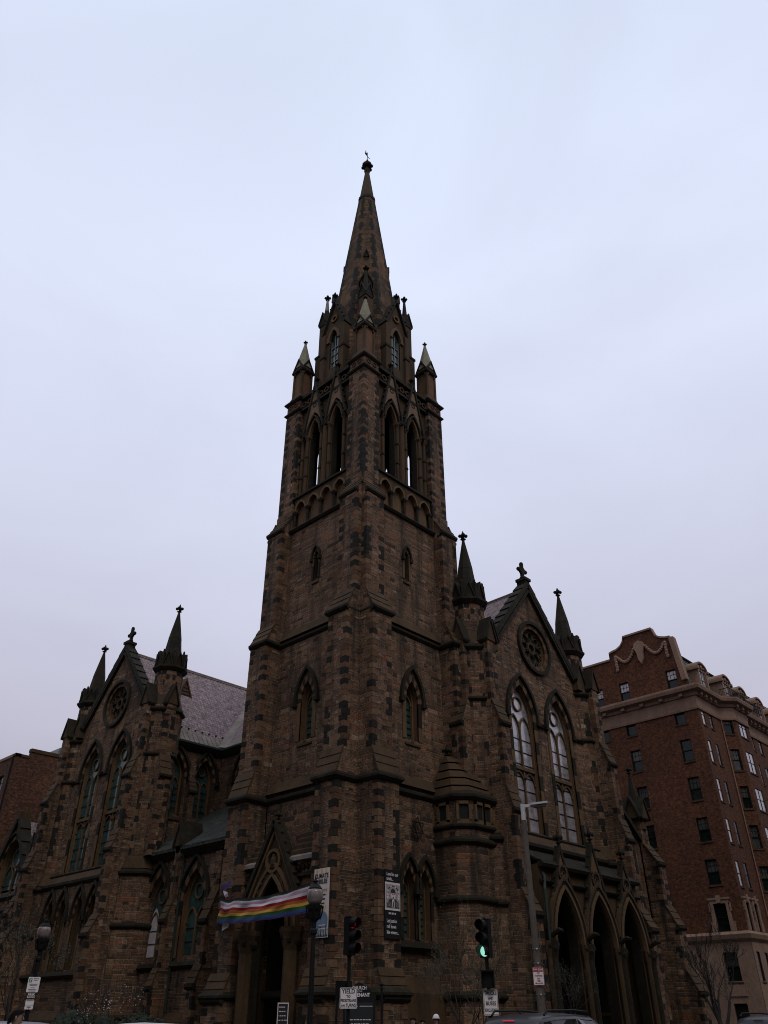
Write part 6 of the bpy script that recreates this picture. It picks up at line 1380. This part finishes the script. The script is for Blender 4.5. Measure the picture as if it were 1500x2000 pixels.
def person(label, p, z, face, h, top, legs, skin='skin', hat=None, hood=None, swing=.18, group='people near the kerb', hairvol=1.0):
    """standing or walking figure; face = plan direction it looks"""
    fd = Vector((*face, 0)).normalized(); lf = Vector((-fd.y, fd.x, 0)); k = h/1.75; o = Vector((*p, z)); X = lambda x, y, zz: o+(lf*x+fd*y+Vector((0, 0, zz)))*k
    t = thing('person', label, 'person', (*p, z), group)
    V, E, Rr = [], [], []
    def add(pt, r, par=None):
        V.append(X(*pt)); Rr.append(tuple(c*k for c in r) if isinstance(r, tuple) else r*k)
        if par is not None: E.append((par, len(V)-1))
        return len(V)-1
    pel = add((0, 0, .95), (.15, .11)); wa = add((0, 0, 1.1), (.135, .1), pel); chs = add((0, .01, 1.28), (.16, .11), wa); up_ = add((0, 0, 1.4), (.11, .085), chs); nk = add((0, .005, 1.49), .055, up_); hb = add((0, .02, 1.565), (.068, .078), nk); hm = add((0, .015, 1.645), (.076, .092), hb); ht = add((0, .005, 1.71), (.055, .068), hm)
    for e in (-1, 1):
        sh = add((e*.175, 0, 1.39), .055, up_); el = add((e*.235, -.02, 1.11), .042, sh); wr = add((e*.24, .07-.05*e*swing, .87), .028, el); pm = add((e*.235, .09, .80), (.036, .018), wr)
        for f_ in range(4): a = add((e*.235-.0+(.0), .075+.018*f_, .735-.004*abs(f_-1.5)), .009, pm); add((e*.225, .08+.018*f_, .70-.005*abs(f_-1.5)), .008, a)
        th = add((e*.215, .125, .775), .011, pm); add((e*.21, .14, .745), .009, th)
        hp = add((e*.09, 0, .88), .085, pel); kn = add((e*.1, .03+e*swing*.5, .5), .058, hp); an = add((e*.1, -.01+e*swing, .09), .036, kn); add((e*.105, .13+e*swing, .04), (.04, .026), an)
    skin_obj('body', V, E, Rr, skin, t)
    P = lambda *pts: [X(*q) for q in pts]
    jv = P((0, 0, .86), (0, 0, 1.08), (0, .01, 1.28), (0, 0, 1.43), (-.19, 0, 1.4), (-.245, -.02, 1.11), (-.25, .06, .9), (.19, 0, 1.4), (.245, -.02, 1.11), (.25, .06, .9))
    skin_obj('jacket', jv, [(0, 1), (1, 2), (2, 3), (3, 4), (4, 5), (5, 6), (3, 7), (7, 8), (8, 9)], [(.185*k, .135*k), (.175*k, .13*k), (.19*k, .14*k), (.12*k, .1*k), .08*k, .066*k, .05*k, .08*k, .066*k, .05*k], top, t)
    lv = P((0, 0, .97))+[q for e in (-1, 1) for q in P((e*.095, 0, .86), (e*.1, .03+e*swing*.5, .5), (e*.1, -.01+e*swing, .1))]
    skin_obj('trousers', lv, [(0, 1), (1, 2), (2, 3), (0, 4), (4, 5), (5, 6)], [(.17*k, .125*k), .1*k, .075*k, .06*k, .1*k, .075*k, .06*k], legs, t)
    for e in (-1, 1): b = MB(['shoe_dark']); b.blob(X(e*.105, .06+e*swing, .045), .06*k, .06*k, .05*k); b.blob(X(e*.105, .15+e*swing, .04), .055*k, .055*k, .04*k); b.build('shoe', t, smooth=True)
    # face: nose, eyes, brows, mouth, ears
    b = MB([skin]); b.loft([[X(x*.5, .098, 1.655), X(x, .1, 1.61), X(0, .125, 1.612), X(-x, .1, 1.61)] for x in (.02,)]+[[X(0, .104, 1.66)]*4]); b.build('nose', t, smooth=True)
    for e in (-1, 1):
        b = MB(['eye_dark']); b.blob(X(e*.033, .097, 1.648), .013*k, .013*k, .008*k, 0, 8, 5); b.tube([X(e*.015, .106, 1.668), X(e*.036, .106, 1.673), X(e*.055, .09, 1.666)], .0055*k, 5); b.build('eye', t)
        b = MB([skin]); b.blob(X(e*.082, .0, 1.635), .014*k, .022*k, .034*k, 0, 8, 5); b.build('ear', t, smooth=True)
    b = MB(['lips']); b.tube([X(-.026, .088, 1.578), X(0, .1, 1.58), X(.026, .088, 1.578)], .007*k, 5); b.build('mouth', t)
    b = MB([skin]); b.blob(X(0, .07, 1.545), .036*k, .036*k, .028*k); b.build('chin', t, smooth=True)
    b = MB(['hair_dark']); hv = hairvol; rows = []
    for j in range(8):                                                       # hair cap, cut higher over the face
        a = j/7; L = []
        for i in range(20):
            q = 2*pi*i/20; front = sin(q); low = 1.555+.085*min(1, max(0, (front+.75)/.7))+.065*min(1, max(0, (front-.05)/.5)); zz = low+(1.735+.012*hv-low)*sin(a*pi/2); rr = cos(a*pi/2)**.75 if a < 1 else .0; up2 = .012*sin(3*q+j)+.006*sin(9*q)
            L.append(X((.08+.01*hv+up2*.5)*rr*cos(q), -.004+(.1+.008*hv+up2*.5)*rr*sin(q)*(1.0 if sin(q) < 0 else .98), zz))
        rows.append(L)
    if not hat: b.loft(rows, 0, (False, False)); b.build('hair', t, smooth=True)
    else:
        b.loft(rows[:3], 0, (False, False)); b.build('hair', t, smooth=True); b = MB([hat])
        b.loft([[X(r*.105*cos(q), r*.12*sin(q)+.003, zz+.012*sin(q)) for q in [2*pi*i/20 for i in range(20)]] for r, zz in ((1.02, 1.675), (1.1, 1.68), (1.12, 1.71), (1.04, 1.722), (1.0, 1.735), (.86, 1.775), (.55, 1.805), (.1, 1.815))], 0, (False, True)); b.build('beanie', t, smooth=True)
    if hood:
        b = MB([hood]); b.loft([[X(r*.15*cos(q), r*.12*sin(q)-.04, zz+.03*(-sin(q))) for q in [2*pi*i/20 for i in range(20)]] for r, zz in ((1.25, 1.38), (1.28, 1.44), (1.05, 1.5), (.85, 1.515), (.75, 1.47))], 0, (False, False)); b.build('hood', t, smooth=True)
    return t
person('person with short dark hair in a lilac hooded top, in profile at the far left', (-24.3, -16.6), ZR, (.86, -.5), 1.9, 'hoodie_lilac', 'denim', hood='hoodie_lilac', hairvol=1.4)
person('person in a white knitted beanie and dark coat walking below the green traffic light', (-9.32, -13.12), 0, (-.75, -.66), 1.68, 'coat_dark', 'denim', 'skin_dark', hat='wool_white')
person('person with short black hair and a brown coat left of the white beanie', (-10.3, -13.05), 0, (-.95, -.3), 1.66, 'coat_brown', 'coat_dark', hairvol=1.3)
person('person with dark hair in a black coat half hidden between two walkers', (-8.6, -11.9), 0, (-.6, -.8), 1.6, 'coat_dark', 'coat_dark', 'skin_dark', swing=-.15, hairvol=1.2)

# ---------------------------------------------------------------- houses across the streets: out of the picture, added and raised to shade the church, also standing in its windows
def rowhouse(label, x0, x1, y0, y1, h, face):
    t = thing('offscreen_rowhouse', label, 'building', ((x0+x1)/2, (y0+y1)/2, 0), 'unseen houses added across the streets'); b = MB(['red_brick', 'limestone', 'dark_slate'], WORLD)
    b.box(x0, x1, -y1, -y0, 0, h); b.box(x0-.25, x1+.25, -y1-.25, -y0+.25, h, h+.5, 1); b.box(x0-.06, x1+.06, -y1-.06, -y0+.06, 0, 1.2, 1); b.build('wall', t)
    f = Fr((x1, (y0+y1)/2), (1, 0)) if face == 'x' else Fr(((x0+x1)/2, y1), (0, 1)); w = (y1-y0) if face == 'x' else (x1-x0); n = int(w//3.4)
    for i in range(n):
        s = -w/2+w*(i+.5)/n
        g = MB(['black_frame', 'house_glass', 'limestone'], f)
        z = 2.0
        while z < h-2.2:
            g.box(s-.55, s+.55, -.1, .03, z, z+1.9, 1); g.box(s-.6, s+.6, -.1, .06, z+.92, z+.98, 0); g.box(s-.62, s-.55, -.1, .07, z, z+1.9, 0); g.box(s+.55, s+.62, -.1, .07, z, z+1.9, 0); g.box(s-.75, s+.75, -.1, .14, z-.2, z, 2); z += 3.4
        g.build('window', t)
HX = -37.5
for i, (y0, y1, h) in enumerate(((-11, 9, 27), (9, 30, 30), (30, 52, 28), (52, 80, 31))): rowhouse('unseen brick row house added across the street to the west with pale cornice', HX-14, HX, y0, y1, h, 'x')
for i, (x0, x1, h) in enumerate(((-15, 6, 26), (6, 26, 28), (26, 50, 27), (50, 80, 30))): rowhouse('unseen brick row house added across the street to the south with pale cornice', x0, x1, -52, -37.8, h, 'y')
rowhouse('unseen brick corner block added behind the viewer with pale cornice', -60, -37.5, -60, -37.8, 30, 'x')
